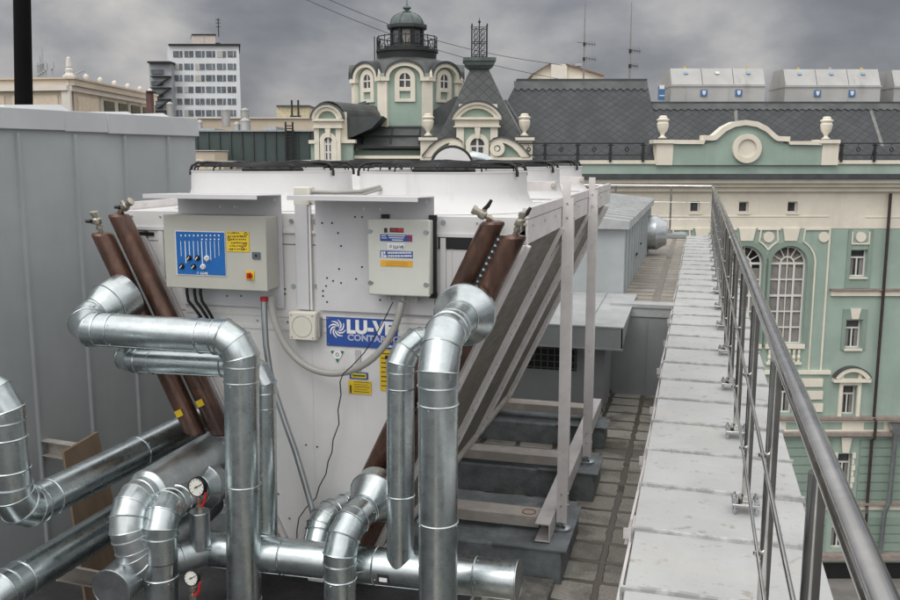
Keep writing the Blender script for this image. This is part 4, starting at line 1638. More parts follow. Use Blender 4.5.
def gauge(parent, c, r, stem_z, face_dir, stub):
    c = Vector(c)
    d = Vector(face_dir).normalized()
    upz = Vector((0, 0, 1))
    ex = upz.cross(d).normalized() * -1
    ez = d.cross(ex).normalized()
    if ez.z < 0:
        ez = -ez
    b = B()
    b.lathe(c - d * .025, [(r * .9, 0), (r, .004), (r, .03), (r * .97, .034), (r * .9, .034), (r * .9, .028)], 32, axis=d)
    g = b.build('pressure_gauge', BLACK, parent)
    b = B(); b.cyl(c + d * .0035, c + d * .0045, r * .9, n=32); b.build('dial', mat_flat('dial_white', (.7, .7, .64), .4), g)
    b = B()
    for k in range(11):
        a = R(-50 + 28 * k)
        o_ = ex * math.cos(a) + ez * math.sin(a)
        t_ = ez * math.cos(a) - ex * math.sin(a)
        b.obox(c + d * .0056 + o_ * r * .75, o_ * r * .08, t_ * r * .018, d * .0006)
    a = R(150)
    o_ = ex * math.cos(a) + ez * math.sin(a)
    t_ = ez * math.cos(a) - ex * math.sin(a)
    b.obox(c + d * .0075 + o_ * r * .2, o_ * r * .5, t_ * r * .035, d * .0008)
    b.cyl(c + d * .006, c + d * .009, r * .1, n=12)
    b.build('dial_marks', PDARK, g)
    b = B()
    s0 = c - ez * r
    s0 = Vector((c.x, c.y, c.z - r)) - d * .01
    b.cyl(s0 + Vector((0, 0, .004)), Vector((s0.x, s0.y, stem_z)), .01, n=10)
    b.cyl(s0 + Vector((0, 0, -.012)), s0 + Vector((0, 0, -.03)), .018, n=6)
    b.cyl(Vector((s0.x, s0.y, stem_z + .03)), Vector((s0.x, s0.y, stem_z)), .019, n=6)
    b.build('valve_stem', BRASS, g)
    b = B()
    q_ = s0 + Vector((.008, -.012, -.045))
    b.tube([q_, q_ + Vector((.022, -.006, .002)), q_ + Vector((.038, -.008, .03)), q_ + Vector((.044, -.006, .075))], [.005, .007, .007, .006], 8)
    b.build('red_lever', RED, g)
    if stub:
        b = B(); b.cyl((s0.x, s0.y, stem_z), (s0.x, s0.y, stub), .052, n=28); b.ringtube((s0.x, s0.y, stem_z - .002), (0, 0, 1), .05, .004, 28, 5); b.ringtube((s0.x, s0.y + .01, stub + .012), (0, 0, 1), .054, .004, 28, 5)
        b.build('insulated_stub', GALV_DULL, parent)


p = oy(197, 487, 3.9)
gauge(ph, p, .051, p.z - .135, (-.1, -1, .12), .74)
p = oy(191.5, 578, 3.72)
gauge(pi_, p, .04, p.z - .12, (.05, -1, .2), None)

# ================================================================== STREET FRONT: green building across the street
# all coordinates below are (u along the facade, depth, height); W0 = facade plane
W0 = 45.0


def pbx(m, x0, x1, y0, y1, w0, w1):
    """box whose front rectangle covers photo columns x0..x1, rows y0..y1 on the plane at depth w0"""
    ym = (y0 + y1) / 2
    m.box(U(x0, ym, w0), U(x1, ym, w0), w0, w1, Z(y1, w0), Z(y0, w0))
    return m


def poly(m, pts, w0, depth):
    """extruded outline, photo points read on the plane at depth w0"""
    m.prism([(U(x, y, w0), w0, Z(y, w0)) for x, y in pts], (0, depth, 0))
    return m


def band(m, inner, outer, w0, depth):
    for i in range(len(inner) - 1):
        m.prism([(inner[i][0], w0, inner[i][1]), (inner[i + 1][0], w0, inner[i + 1][1]), (outer[i + 1][0], w0, outer[i + 1][1]), (outer[i][0], w0, outer[i][1])], (0, depth, 0))
    return m


def wall_holes(m, u0, u1, z0, z1, holes, w0, depth=.35):
    """flat wall with rectangular or arched openings; holes = (ua, ub, za, zb, arched)"""
    us = sorted({u0, u1, *[h[0] for h in holes], *[h[1] for h in holes]})
    zs = sorted({z0, z1, *[h[2] for h in holes], *[h[3] for h in holes]})
    for i in range(len(us) - 1):
        for k in range(len(zs) - 1):
            uc, zc = (us[i] + us[i + 1]) / 2, (zs[k] + zs[k + 1]) / 2
            if any(h[0] < uc < h[1] and h[2] < zc < h[3] for h in holes):
                continue
            m.face([(us[i], w0, zs[k]), (us[i + 1], w0, zs[k]), (us[i + 1], w0, zs[k + 1]), (us[i], w0, zs[k + 1])])
    for ua, ub, za, zb, arched in holes:
        if arched:
            r_ = (ub - ua) / 2
            cz_ = zb - r_
            a_ = arc((ua + ub) / 2, cz_, r_, 180, 0, 16)
            for i in range(16):
                p, q_ = a_[i], a_[i + 1]
                m.face([(p[0], w0, p[1]), (q_[0], w0, q_[1]), (q_[0], w0, zb), (p[0], w0, zb)])
                m.face([(p[0], w0, p[1]), (q_[0], w0, q_[1]), (q_[0], w0 + depth, q_[1]), (p[0], w0 + depth, p[1])])
            top = cz_
        else:
            top = zb
            m.face([(ua, w0, zb), (ub, w0, zb), (ub, w0 + depth, zb), (ua, w0 + depth, zb)])
        m.face([(ua, w0, za), (ua, w0 + depth, za), (ua, w0 + depth, top), (ua, w0, top)])
        m.face([(ub, w0, za), (ub, w0 + depth, za), (ub, w0 + depth, top), (ub, w0, top)])
        m.face([(ua, w0, za), (ub, w0, za), (ub, w0 + depth, za), (ua, w0 + depth, za)])


def sash(parent, ua, ub, za, zb, w_, transom=.3, arched=False, fr=.1, curtain=False, mull=True):
    """casement window: frame, mullion, transom; pane as sub-part"""
    b = B()
    r_ = (ub - ua) / 2
    top = zb - r_ if arched else zb
    b.box(ua, ua + fr, w_ - .05, w_, za, top)
    b.box(ub - fr, ub, w_ - .05, w_, za, top)
    b.box(ua + fr, ub - fr, w_ - .05, w_, za, za + fr)
    if arched:
        band(b, arc((ua + ub) / 2, top, r_ - fr, 180, 0, 14), arc((ua + ub) / 2, top, r_, 180, 0, 14), w_ - .05, .05)
    else:
        b.box(ua + fr, ub - fr, w_ - .05, w_, zb - fr, zb)
    zt_ = zb - (zb - za) * transom
    if mull:
      b.box(ua + fr, ub - fr, w_ - .045, w_ - .002, zt_ - fr * .6, zt_ + fr * .6)
      b.box((ua + ub) / 2 - fr * .5, (ua + ub) / 2 + fr * .5, w_ - .047, w_ - .003, za + fr, zt_ - fr * .6)
    f_ = b.build('window', WFRAME, parent)
    b = B()
    if arched:
        b.prism([(ua, w_ + .05, za), (ub, w_ + .05, za)] + [(u_, w_ + .05, z_) for u_, z_ in arc((ua + ub) / 2, top, r_, 0, 180, 14)], (0, .01, 0))
    else:
        b.box(ua, ub, w_ + .05, w_ + .06, za, zb)
    b.build('pane', GLASS, f_)
    if curtain:
        b = B()
        b.box(ua + fr, ua + (ub - ua) * .33, w_ + .02, w_ + .03, za + fr, zt_)
        b.box(ub - (ub - ua) * .3, ub - fr, w_ + .02, w_ + .03, za + fr, zt_)
        b.build('curtain', CURTAIN, f_)
    return f_


URN = [(.20, 0), (.20, .05), (.12, .09), (.085, .17), (.11, .24), (.22, .38), (.27, .55), (.29, .72), (.25, .78), (.25, .84), (.31, .88), (.31, .93), (.2, .97), (.2, 1.06), (.12, 1.1)]


def urn(parent, px, py_base, w_, hpx=23.5):
    h = Z(py_base - hpx, w_) - Z(py_base, w_)
    s_ = h / 1.1
    b = B()
    b.lathe((U(px, py_base, w_), w_ + .4, Z(py_base, w_)), [(r_ * s_, z_ * s_) for r_, z_ in URN], 20)
    return b.build('urn', CREAM, parent)


def zig(m, x0, x1, ytop, ybot, w_, n, amp):
    ut, ub_ = U(x0, ytop, w_), U(x1, ytop, w_)
    zt_, zb_ = Z(ytop, w_), Z(ybot, w_)
    for i in range(n):
        a = ut + (ub_ - ut) * i / n
        c = ut + (ub_ - ut) * (i + 1) / n
        m.prism([(a, w_, zt_), (c, w_, zt_), (c, w_, zb_), ((a + c) / 2, w_, zb_ - amp), (a, w_, zb_)], (0, .02, 0))


GB = thing('green_building', 'long green and cream street building with slate roof, arched windows and urns', 'building', (15, W0 + 8, GZ), local=True)
UL, UR_ = U(470, 200, W0), U(1045, 200, W0)
UB = U(831, 230, W0)                     # where the arched bay ends
# attic storey with square windows
z_a0, z_a1 = Z(228.5, W0), Z(178, W0)
sq = []
for px in (540, 592, 643, 695, 743.7, 792.5):
    u_ = U(px, 207, W0)
    sq.append((u_ - .24, u_ + .24, Z(212.5, W0), Z(201.5, W0), False))
b = B(); wall_holes(b, UL, UR_, z_a0, z_a1, sq, W0); b.box(UL, UR_, W0 + .36, W0 + 18, GZ, z_a1); aw = b.build('attic_wall', CREAM, GB)
for h in sq:
    sash(GB, h[0], h[1], h[2], h[3], W0 + .22, transom=0.02, fr=.06, mull=False)
    b = B(); b.box(h[0] - .05, h[1] + .08, W0 - .07, W0 + .001, h[2] - .09, h[2] - .001); b.box(h[1], h[1] + .05, W0 - .03, W0 + .001, h[2], h[3]); b.build('window_sill', CREAM, GB)
b = B()
pbx(b, 300, 1045, 179, 183.2, W0 - .75, W0)
pbx(b, 300, 1045, 183.4, 187, W0 - .5, W0)
pbx(b, 300, 1045, 187.2, 191.5, W0 - .25, W0)
b.build('cornice', CREAM, GB)
b = B()
pbx(b, 600, 829, 215.8, 217, W0 - .03, W0)
pbx(b, 866, 1045, 216.6, 217.6, W0 - .03, W0)
pbx(b, 861, 862, 217, 229, W0 - .03, W0)
b.build('string_course', CREAM, GB)
b = B(); pbx(b, 300, 1045, 174, 178.8, W0 - .95, W0 - .2); b.build('gutter', DARKROOF, GB)
b = B(); pbx(b, 300, 1045, 164, 173.8, W0 - .35, W0 + 3); b.build('frieze', GREEN, GB)
b = B(); pbx(b, 300, 1045, 160.2, 163.9, W0 - .45, W0 + 3); b.build('frieze_cap', CREAM, GB)

# main green wall with arched bay and window column
zb_ = Z(228.6, W0)
holes = []
AR = []
for px in (789, 745.3, 701.6, 658):
    u_ = U(px, 265, W0)
    r_ = .9
    zsp = Z(264, W0)
    AR.append((u_, r_, zsp))
    holes.append((u_ - r_, u_ + r_, Z(344, W0), zsp + r_, True))
gl = []
for px in (784, 740.5, 697, 653):
    u_ = U(px, 403, W0)
    gl.append((u_ - .42, u_ + .42, Z(413.5, W0), Z(385, W0), False))
b = B(); wall_holes(b, UL, UB, GZ, zb_, holes + gl, W0 + .02, .4)
UC = U(858.7, 264, W0)
cols = [UC, UC + 4.6]
rows = [(277, 249.5, .42), (348.5, 320, .40), (415, 386, .37), (485.5, 454, .4), (549, 520, .4)]
wh = []
for uc in cols:
    for ya, yb_, hw in rows:
        wh.append((uc - hw, uc + hw, Z(ya, W0), Z(yb_, W0), False))
wall_holes(b, UB, UR_, GZ, zb_, wh, W0 + .02, .4)
b.build('street_wall', GREEN, GB)
for h in wh:
    sash(GB, h[0], h[1], h[2], h[3], W0 + .3, transom=.3, fr=.075, curtain=True)
for h in gl:
    sash(GB, h[0], h[1], h[2], h[3], W0 + .3, transom=.28, fr=.075, curtain=True)
for (u_, r_, zsp) in AR:
    z0 = Z(344, W0)
    w_ = W0 + .3
    b = B()
    fr = .085
    for uu in (u_ - r_, u_ + r_ - fr):
        b.box(uu, uu + fr, w_ - .06, w_, z0, zsp)
    band(b, arc(u_, zsp, r_ - fr, 180, 0, 18), arc(u_, zsp, r_, 180, 0, 18), w_ - .06, .06)
    band(b, arc(u_, zsp, .30, 180, 0, 14), arc(u_, zsp, .38, 180, 0, 14), w_ - .055, .05)
    for a_ in (30, 62, 90, 118, 150):
        d_ = Vector((math.cos(R(a_)), 0, math.sin(R(a_))))
        r0_ = .38 if a_ != 90 else .05
        b.obox(Vector((u_, w_ - .03, zsp)) + d_ * ((r0_ + r_ - fr) / 2), d_ * ((r_ - fr - r0_) / 2), Vector((-d_.z, 0, d_.x)) * .025, Vector((0, .02, 0)))
    nrow = 5
    for k in range(nrow + 1):
        z_ = z0 + (zsp - z0) * k / nrow
        t_ = .055 if k in (0, nrow, 3) else .035
        b.box(u_ - r_ + fr, u_ + r_ - fr, w_ - .058, w_ - .004, z_ - t_, z_ + t_)
    for uu, t_ in ((-.36, .05), (.36, .05), (0, .025)):
        b.box(u_ + uu - t_, u_ + uu + t_, w_ - .056, w_ - .006, z0, zsp)
    f_ = b.build('arched_window', WFRAME, GB)
    b = B(); b.prism([(u_ - r_, w_ + .06, z0), (u_ + r_, w_ + .06, z0)] + [(x, w_ + .06, z) for x, z in arc(u_, zsp, r_, 0, 180, 16)], (0, .01, 0)); b.build('pane', GLASS, f_)
    b = B()
    for k, (ua, ub) in enumerate(((-.8, -.42), (.42, .8), (-.3, -.05), (.08, .3))):
        b.box(u_ + ua, u_ + ub, w_ + .02, w_ + .03, z0, zsp - .25 * (k % 2))
    b.build('curtain', CURTAIN, f_)
    # green casing ring, keystone, sill and balusters
    b = B()
    band(b, arc(u_, zsp, r_ + .02, 180, 0, 18), arc(u_, zsp, r_ + .26, 180, 0, 18), W0 - .05, .07)
    for s in (-1, 1):
        b.box(u_ + s * (r_ + .02), u_ + s * (r_ + .26), W0 - .05, W0 + .019, z0 - .1, zsp)
    b.build('window_casing', GREEN_D, GB)
    b = B(); zt_ = zb_ + .02
    b.prism([(u_ - .42, W0 - .08, zt_), (u_ + .42, W0 - .08, zt_), (u_ + .3, W0 - .08, zsp + r_ + .27), (u_ - .3, W0 - .08, zsp + r_ + .27)], (0, .08, 0))
    b.build('keystone', CREAM, GB)
    b = B(); b.box(u_ - r_ - .1, u_ + r_ + .1, W0 - .15, W0 + .3, z0 - .22, z0 - .002); b.build('window_sill', CREAM, GB)
    b = B()
    zc0, zc1 = Z(362, W0), Z(349.5, W0)
    for k in range(7):
        uu = u_ - .75 + .25 * k
        b.lathe((uu, W0 - .06, zc0), [(.07, 0), (.07, .06), (.045, .1), (.09, .25), (.05, .42), (.07, .5), (.07, zc1 - zc0)], 10)
    b.box(u_ - r_, u_ + r_, W0 - .12, W0 + .01, zc0 - .12, zc0 - .001)
    b.build('balustrade', CREAM, GB)
# pier outlines and roundels between the arches
lw = .07
for i in range(len(AR)):
    b = B()
    c_ = B()
    u_, r_, zsp = AR[i]
    ro = r_ + .37
    ztop = zb_ - .0
    th0 = 62
    for s in (-1, 1):
        a_end = math.degrees(math.acos(min(1, (AR[0][0] - AR[1][0]) / 2 / (ro + lw / 2)))) if i > 0 or s < 0 else 0
        a_in = arc(u_, zsp, ro, th0, a_end, 12)
        a_out = arc(u_, zsp, ro + lw, th0, a_end, 12)
        if s < 0:
            a_in = [(2 * u_ - x, z) for x, z in a_in]
            a_out = [(2 * u_ - x, z) for x, z in a_out]
        band(b, a_in, a_out, W0 - .06, .08)
        x0, z0_ = a_in[0]
        b.prism([(x0, W0 - .06, z0_), (x0 + s * lw, W0 - .06, z0_), (x0 + s * (lw + .06), W0 - .06, ztop - lw), (x0 + s * .06, W0 - .06, ztop - lw)], (0, .079, 0))
    if i == 0:
        b.box(u_ + ro, u_ + ro + lw, W0 - .06, W0 + .019, Z(370, W0), zsp)
        x0 = arc(u_, zsp, ro, th0, 0, 4)[0][0] + .06
        b.box(x0, UB - .02, W0 - .06, W0 + .019, ztop - lw, ztop)
        b.box(UB - .1, UB - .02, W0 - .059, W0 + .018, Z(370, W0), ztop - lw - .001)
        c_.cyl((UB - .34, W0 - .05, Z(237, W0)), (UB - .34, W0 + .019, Z(237, W0)), .26, n=24)
    if i + 1 < len(AR):
        um = (u_ + AR[i + 1][0]) / 2
        x1 = arc(u_, zsp, ro, th0, 0, 4)[0][0]
        hw = abs((2 * u_ - x1) - um) + .06
        b.box(um - hw, um + hw, W0 - .0605, W0 + .0185, ztop - lw, ztop + .001)
        c2 = B(); c2.cyl((um, W0 - .05, Z(237, W0)), (um, W0 + .019, Z(237, W0)), .27, n=24); c2.build('roundel', CREAM, GB)
    b.build('outline_moulding', CREAM, GB)
    if i == 0:
        c_.build('roundel', CREAM, GB)
    else:
        c_.bm.free()

# bands, quoins, pediments of the right hand column
b = B()
pbx(b, 831.5, 1045, 291, 296, W0 - .1, W0 + .019)
pbx(b, 470, 831, 371, 374.5, W0 - .14, W0 + .019)
pbx(b, 470, 1045, 420.5, 433, W0 - .06, W0 + .019)
pbx(b, 470, 1045, 506, 510, W0 - .12, W0 + .019)
for k in range(3):
    pbx(b, 798, 823, 379 + k * 12.5, 387 + k * 12.5, W0 - .12, W0 + .0185)
b.build('band_course', CREAM, GB)
b = B()
pbx(b, 831.5, 1045, 289, 290.8, W0 - .22, W0 + .019)
pbx(b, 470, 1045, 417.5, 420.2, W0 - .3, W0 + .019)
pbx(b, 470, 1045, 433.2, 436.5, W0 - .35, W0 + .019)
pbx(b, 470, 1045, 503.5, 505.8, W0 - .3, W0 + .019)
pbx(b, 470, 1045, 556, 561, W0 - .5, W0 + .019)
b.build('ledge', mk('weathered_ledge', (.3, .25, .22), rough=.7), GB)
b = B()
for x0, x1 in ((786, 812), (820, 842), (864, 884), (890, 925), (935, 960)):
    pbx(b, x0, x1, 422.5, 429.5, W0 - .075, W0 - .058)
b.build('frieze_panel', GREEN, GB)
b = B()
y_ = 440
while y_ < 553:
    if not 501 < y_ < 513:
        pbx(b, 470, UB, 0, 0, W0, W0) if False else None
        for (ua, ub) in ((UL, UC - .75), (UC + .75, cols[1] - .75), (cols[1] + .75, UR_)):
            b.box(ua, ub, W0 - .05, W0 + .0195, Z(y_ + 7.2, W0), Z(y_, W0))
    y_ += 8.6
b.build('rusticated_courses', GREEN_D, GB)
for uc in cols:
    b = B()
    # top window: panel with roundel
    wd = .62
    b.box(uc - wd, uc + wd, W0 - .03, W0 + .019, Z(288, W0), Z(279.4, W0))
    for s in (-1, 1):
        b.box(uc + s * .43, uc + s * wd, W0 - .03, W0 + .019, Z(279.4, W0), Z(229.2, W0))
    b.build('window_casing', GREEN_D, GB)
    b = B()
    for s in (-1, 1):
        b.box(uc + s * .43, uc + s * .62, W0 - .03, W0 + .019, Z(350, W0), Z(309, W0))
    b.box(uc - .43, uc + .43, W0 - .03, W0 + .019, Z(319.4, W0), Z(309, W0))
    b.build('window_casing', GREEN_D, GB)
    b = B()
    b.cyl((uc, W0 - .08, Z(237, W0)), (uc, W0 + .0185, Z(237, W0)), .25, n=24)
    b.build('roundel', CREAM, GB)
    b = B()
    for s in (-1, 1):
        b.box(uc + s * .40, uc + s * .46, W0 - .06, W0 + .018, Z(243.5, W0), Z(231.5, W0))
    b.box(uc - .46, uc + .46, W0 - .061, W0 + .018, Z(244.3, W0), Z(242.9, W0))
    b.build('panel_frame', CREAM, GB)
    b = B()
    b.prism([(uc - .27, W0 - .07, Z(308.5, W0)), (uc + .27, W0 - .07, Z(308.5, W0)), (uc + .17, W0 - .07, Z(319, W0)), (uc - .17, W0 - .07, Z(319, W0))], (0, .08, 0))
    b.build('keystone', CREAM, GB)
    b = B()
    b.prism([(uc - .27, W0 - .1, Z(437, W0)), (uc + .27, W0 - .1, Z(437, W0)), (uc + .17, W0 - .1, Z(452.5, W0)), (uc - .17, W0 - .1, Z(452.5, W0))], (0, .1, 0))
    b.build('keystone', CREAM, GB)
    for (ya, yb_) in ((277.2, 278.8), (348.7, 350.6)):
        b = B()
        b.box(uc - .46, uc + .46, W0 - .1, W0 + .019, Z(yb_, W0), Z(ya, W0))
        b.build('window_sill', CREAM, GB)
    b = B()
    b2 = B()
    zt_, zl = Z(384, W0), Z(417, W0)
    for s in (-1, 1):
        b.box(uc + s * .38, uc + s * .56, W0 - .1, W0 + .019, zl, Z(373, W0))
        for k in range(6):
            b2.box(uc + s * .38, uc + s * (.48 + .07 * (k % 2)), W0 - .07, W0 + .019, Z(488 - k * 6 - 5.4 + 0, W0) - .3, Z(488 - k * 6 - 5.4, W0) - .02)
    b.box(uc - .379, uc + .379, W0 - .1, W0 + .019, Z(384.8, W0), Z(380.5, W0))
    b.build('window_surround', CREAM, GB)
    b2.build('window_quoins', CREAM, GB)
    b = B()
    zc_ = Z(376, W0) - .55
    band(b, arc(uc, zc_, .83, 150, 30, 14), arc(uc, zc_, 1.05, 150, 30, 14), W0 - .3, .32)
    b.box(uc - .95, uc + .95, W0 - .28, W0 + .018, zc_ + .27, zc_ + .44)
    b.build('arched_pediment', CREAM, GB)
    b = B()
    band(b, arc(uc, zc_, 1.052, 150, 30, 14), arc(uc, zc_, 1.10, 150, 30, 14), W0 - .34, .36)
    b.build('pediment_flashing', DARKROOF, GB)
b = B()
ud = U(884, 260, W0)
b.tube([(ud - .02, W0 - .2, Z(193, W0)), (ud, W0 - .2, Z(300, W0)), (ud, W0 - .2, Z(418, W0) + .1), (ud, W0 - .45, Z(419, W0)), (ud, W0 - .45, Z(436, W0)), (ud, W0 - .2, Z(439, W0)), (ud, W0 - .2, Z(505, W0)), (ud - .1, W0 - .45, Z(510, W0)), (ud - .1, W0 - .25, GZ + .3)], .075, 10)
b.build('downpipe', mk('brown_downpipe', (.045, .03, .03), rough=.5), GB)
b = B()
ud2 = U(892, 430, W0)
b.prism([(ud2 - .35, W0 - .6, Z(421, W0)), (ud2 + .35, W0 - .6, Z(421, W0)), (ud2 + .15, W0 - .6, Z(432, W0)), (ud2 - .15, W0 - .6, Z(432, W0))], (0, .4, 0))
b.tube([(ud2, W0 - .4, Z(432, W0)), (ud2 - .05, W0 - .4, Z(500, W0)), (ud2 - .25, W0 - .4, Z(510, W0)), (ud2 - .25, W0 - .3, Z(545, W0)), (ud2 - .5, W0 - .3, Z(556, W0))], .13, 10)
b.build('drainpipe', GALV_DULL, GB)
b = B()
for x0, x1 in ((815, 868), (875, 940)):
    pbx(b, x0, x1, 563, 590, W0 - .02, W0 + .018)
b.build('ground_opening', BLACK, GB)

# ---- slate roofs
zr0 = Z(160, W0 - .3)
uA, uB, uC = U(505, 120, 46), U(657, 100, 46.5), U(1045, 130, 46)


def ridge_prism(m, u0, u1, w_e, z_e, w_r, z_r, hip0=0.0, hip1=0.0):
    wb = 2 * w_r - w_e
    m.hexa([(u0, w_e, z_e), (u1, w_e, z_e), (u1, wb, z_e), (u0, wb, z_e),
            (u0 + hip0, w_r - .25, z_r), (u1 - hip1, w_r - .25, z_r), (u1 - hip1, w_r + .25, z_r), (u0 + hip0, w_r + .25, z_r)])


wr = 48.0
b = B(); ridge_prism(b, uB - .3, uC, W0 - .2, zr0, wr, Z(103.5, wr - .25)); b.build('main_roof', SLATE, GB)
b = B(); ridge_prism(b, uA - 1.2, uB, W0 - .19, zr0, wr + .8, Z(81, wr + .55), hip0=2.0, hip1=.1); b.build('main_roof', SLATE, GB)
b = B()
zt_ = Z(103.5, wr - .25)
b.box(uB, uC, wr - .3, wr + .3, zt_ - .06, zt_ + .1)
zt2 = Z(81, wr + .55)
b.box(uA + .75, uB - .1, wr + .5, wr + 1.1, zt2 - .06, zt2 + .12)
b.build('ridge_cap', DARKROOF, GB)


def on_slope(u, f, w_e, z_e, w_r, z_r, out=.04):
    w_ = w_e + (w_r - w_e) * f
    return Vector((u, w_ - out, z_e + (z_r - z_e) * f + out * .4))


for (u0, u1, we, wrr, ztt) in ((uB, uC, W0 - .2, wr - .25, zt_), (uA + .6, uB - .1, W0 - .19, wr + .55, zt2)):
    b = B()
    n = int((u1 - u0) / .36)
    f1, f2 = .90, .865
    top = [on_slope(u0 + (u1 - u0) * k / n, .995, we, zr0, wrr, ztt) for k in range(n + 1)]
    for k in range(n):
        a = on_slope(u0 + (u1 - u0) * k / n, f1, we, zr0, wrr, ztt)
        c = on_slope(u0 + (u1 - u0) * (k + 1) / n, f1, we, zr0, wrr, ztt)
        d = on_slope(u0 + (u1 - u0) * (k + .5) / n, f2, we, zr0, wrr, ztt)
        b.prism([top[k], top[k + 1], c, d, a], (0, .03, .01))
    b.build('ridge_flashing', TARN, GB)
b = B()
for (pxa, pya, pxb, pyb) in ((735, 105, 736, 122), (869, 106, 882, 146), (503, 100, 533, 158)):
    for i in range(8):
        y0, y1 = pya + (pyb - pya) * i / 8, pya + (pyb - pya) * (i + 1) / 8
        x0, x1 = pxa + (pxb - pxa) * i / 8, pxa + (pxb - pxa) * (i + 1) / 8
        fa, fb = (160 - y0) / 57, (160 - y1) / 57
        if pxa < 600:
            fa, fb = (160 - y0) / 79, (160 - y1) / 79
        wa = W0 - .2 + (wr - W0) * fa if pxa > 600 else W0 - .19 + (wr + .74 - W0) * fa
        wb_ = W0 - .2 + (wr - W0) * fb if pxa > 600 else W0 - .19 + (wr + .74 - W0) * fb
        P, Q = Vector((U(x0, y0, wa), wa - .05, Z(y0, wa))), Vector((U(x1, y1, wb_), wb_ - .05, Z(y1, wb_)))
        b.obox((P + Q) / 2, (Q - P) / 2 * 1.02, Vector((.08, 0, 0)), Vector((0, .02, .01)))
b.build('roof_cable_duct', mk('weathered_strip', (.2, .2, .19), rough=.8), GB)
# roof railings
for segs in ([(530 + 32.6 * k - 18, None) for k in range(5)], [(840 + 33 * k, None) for k in range(7)]):
    us = [U(x, 150, W0 - .3) for x, _ in segs]
    b = B()
    zt_, zb0 = Z(143.2, W0 - .3), Z(157.5, W0 - .3)
    wv = W0 - .5
    b.tube([(us[0], wv, zt_), (us[-1] + .0, wv, zt_)], .03, 6)
    b.tube([(us[0], wv, zb0 + .12), (us[-1], wv, zb0 + .12)], .025, 6)
    for u_ in us:
        b.box(u_ - .06, u_ + .06, wv - .04, wv + .04, zb0 - .2, zt_ + .02)
        b.tube([(u_ - .14, wv, zt_ - .1), (u_ + .14, wv, zt_ - .1)], .03, 6)
        b.tube([(u_, wv, zt_ - .1), (u_, wv + .4, zb0 - .15)], .025, 6)
        b.tube([(u_ - .12, wv, zb0 + .2), (u_ + .12, wv, zb0 + .2)], .03, 6)
    for ua, ub in zip(us, us[1:]):
        um = (ua + ub) / 2
        zm = (zt_ + zb0) / 2 + .05
        b.ringtube((um, wv, zm), (0, 1, 0), .085, .03, 12, 5)
        b.tube([(um - .02, wv, zt_), (um, wv, zm + .08)], .01, 5)
        b.tube([(um, wv, zm - .08), (um, wv, zb0 + .12)], .01, 5)
    b.build('roof_railing', IRON, GB)

# ---- attic gable with urns and medallion
wg = W0 - .55
b = B()
pts = [(673, 165), (822, 165), (822, 144.5), (790, 143), (779, 143)]
ctr = (746, 150)
outer = [(776, 141), (768, 133.5), (757, 127), (746, 124.5), (735, 127), (724, 133.5), (715, 141)]
pts = [(673, 165), (822, 165), (822, 144.8), (790, 144.4)] + outer + [(704, 143.8), (673, 143.5)]
poly(b, pts, wg + .05, .5); b.build('attic_gable', GREEN, GB)
b = B()
top_in = [(673, 143.8), (704, 144), (704, 140), (714, 140.5), (717, 139.5), (726, 131.5), (735, 126.8), (746, 125), (757, 126.8), (766, 131.5), (775, 139.5), (778, 141), (790, 141.5), (790, 144.5), (822, 145)]
top_out = [(673, 139.8), (705.5, 140), (704, 135), (713, 135.5), (716, 133.5), (724, 126.5), (734, 121.5), (746, 119.8), (758, 121.5), (768, 126.5), (776, 134), (779, 136), (790.5, 136.5), (788.5, 141), (822, 141)]
for i in range(len(top_in) - 1):
    if i in (1, 12):
        continue
    poly(b, [top_in[i], top_in[i + 1], top_out[i + 1], top_out[i]], wg - .12, .8)
b.build('gable_coping', CREAM, GB)
for x0, x1 in ((656.5, 673), (822, 838.5)):
    b = B()
    pbx(b, x0, x1, 143.5, 165, wg, wg + .8)
    pbx(b, x0 - 2.5, x1 + 2, 139.6, 143.3, wg - .15, wg + .9)
    b.build('gable_pedestal', CREAM, GB)
b = B()
um, zm = U(746.5, 148.5, wg), Z(148.5, wg)
s_ = wg / 900
band(b, arc(um, zm, 9.2 * s_, 0, 360, 32), arc(um, zm, 14.2 * s_, 0, 360, 32), wg - .14, .2)
band(b, arc(um, zm, .02 * s_, 0, 360, 32), arc(um, zm, 9.1 * s_, 0, 360, 32), wg - .02, .08)
b.build('medallion', CREAM, GB)
for px, pyb in ((664.3, 138.2), (829, 139.2)):
    urn(GB, px, pyb, wg, 23)
    b = B(); pbx(b, px - 6, px + 6, pyb - .1, pyb + 1.2, wg + .1, wg + .75); b.build('urn_base', DARKROOF, GB)

# ================================================================== corner house: spire, dormers, dome
CH = thing('corner_house', 'green corner house with steep slate spire roof, iron crest and curved dormers', 'building', (0, W0 + 6, GZ), local=True)
wc = W0 - .2
b = B(); pbx(b, 345, 505, 150, 179, wc + .5, wc + 12); b.box(U(345, 170, wc + .5), UL, wc + .52, wc + 12, GZ, Z(178.5, wc + .5)); b.build('wall', GREEN, CH)
b = B(); pbx(b, 340, 422, 155.5, 158.5, wc + .1, wc + .5); pbx(b, 340, 422, 162, 166, wc, wc + .5); b.build('sill_course', CREAM, CH)
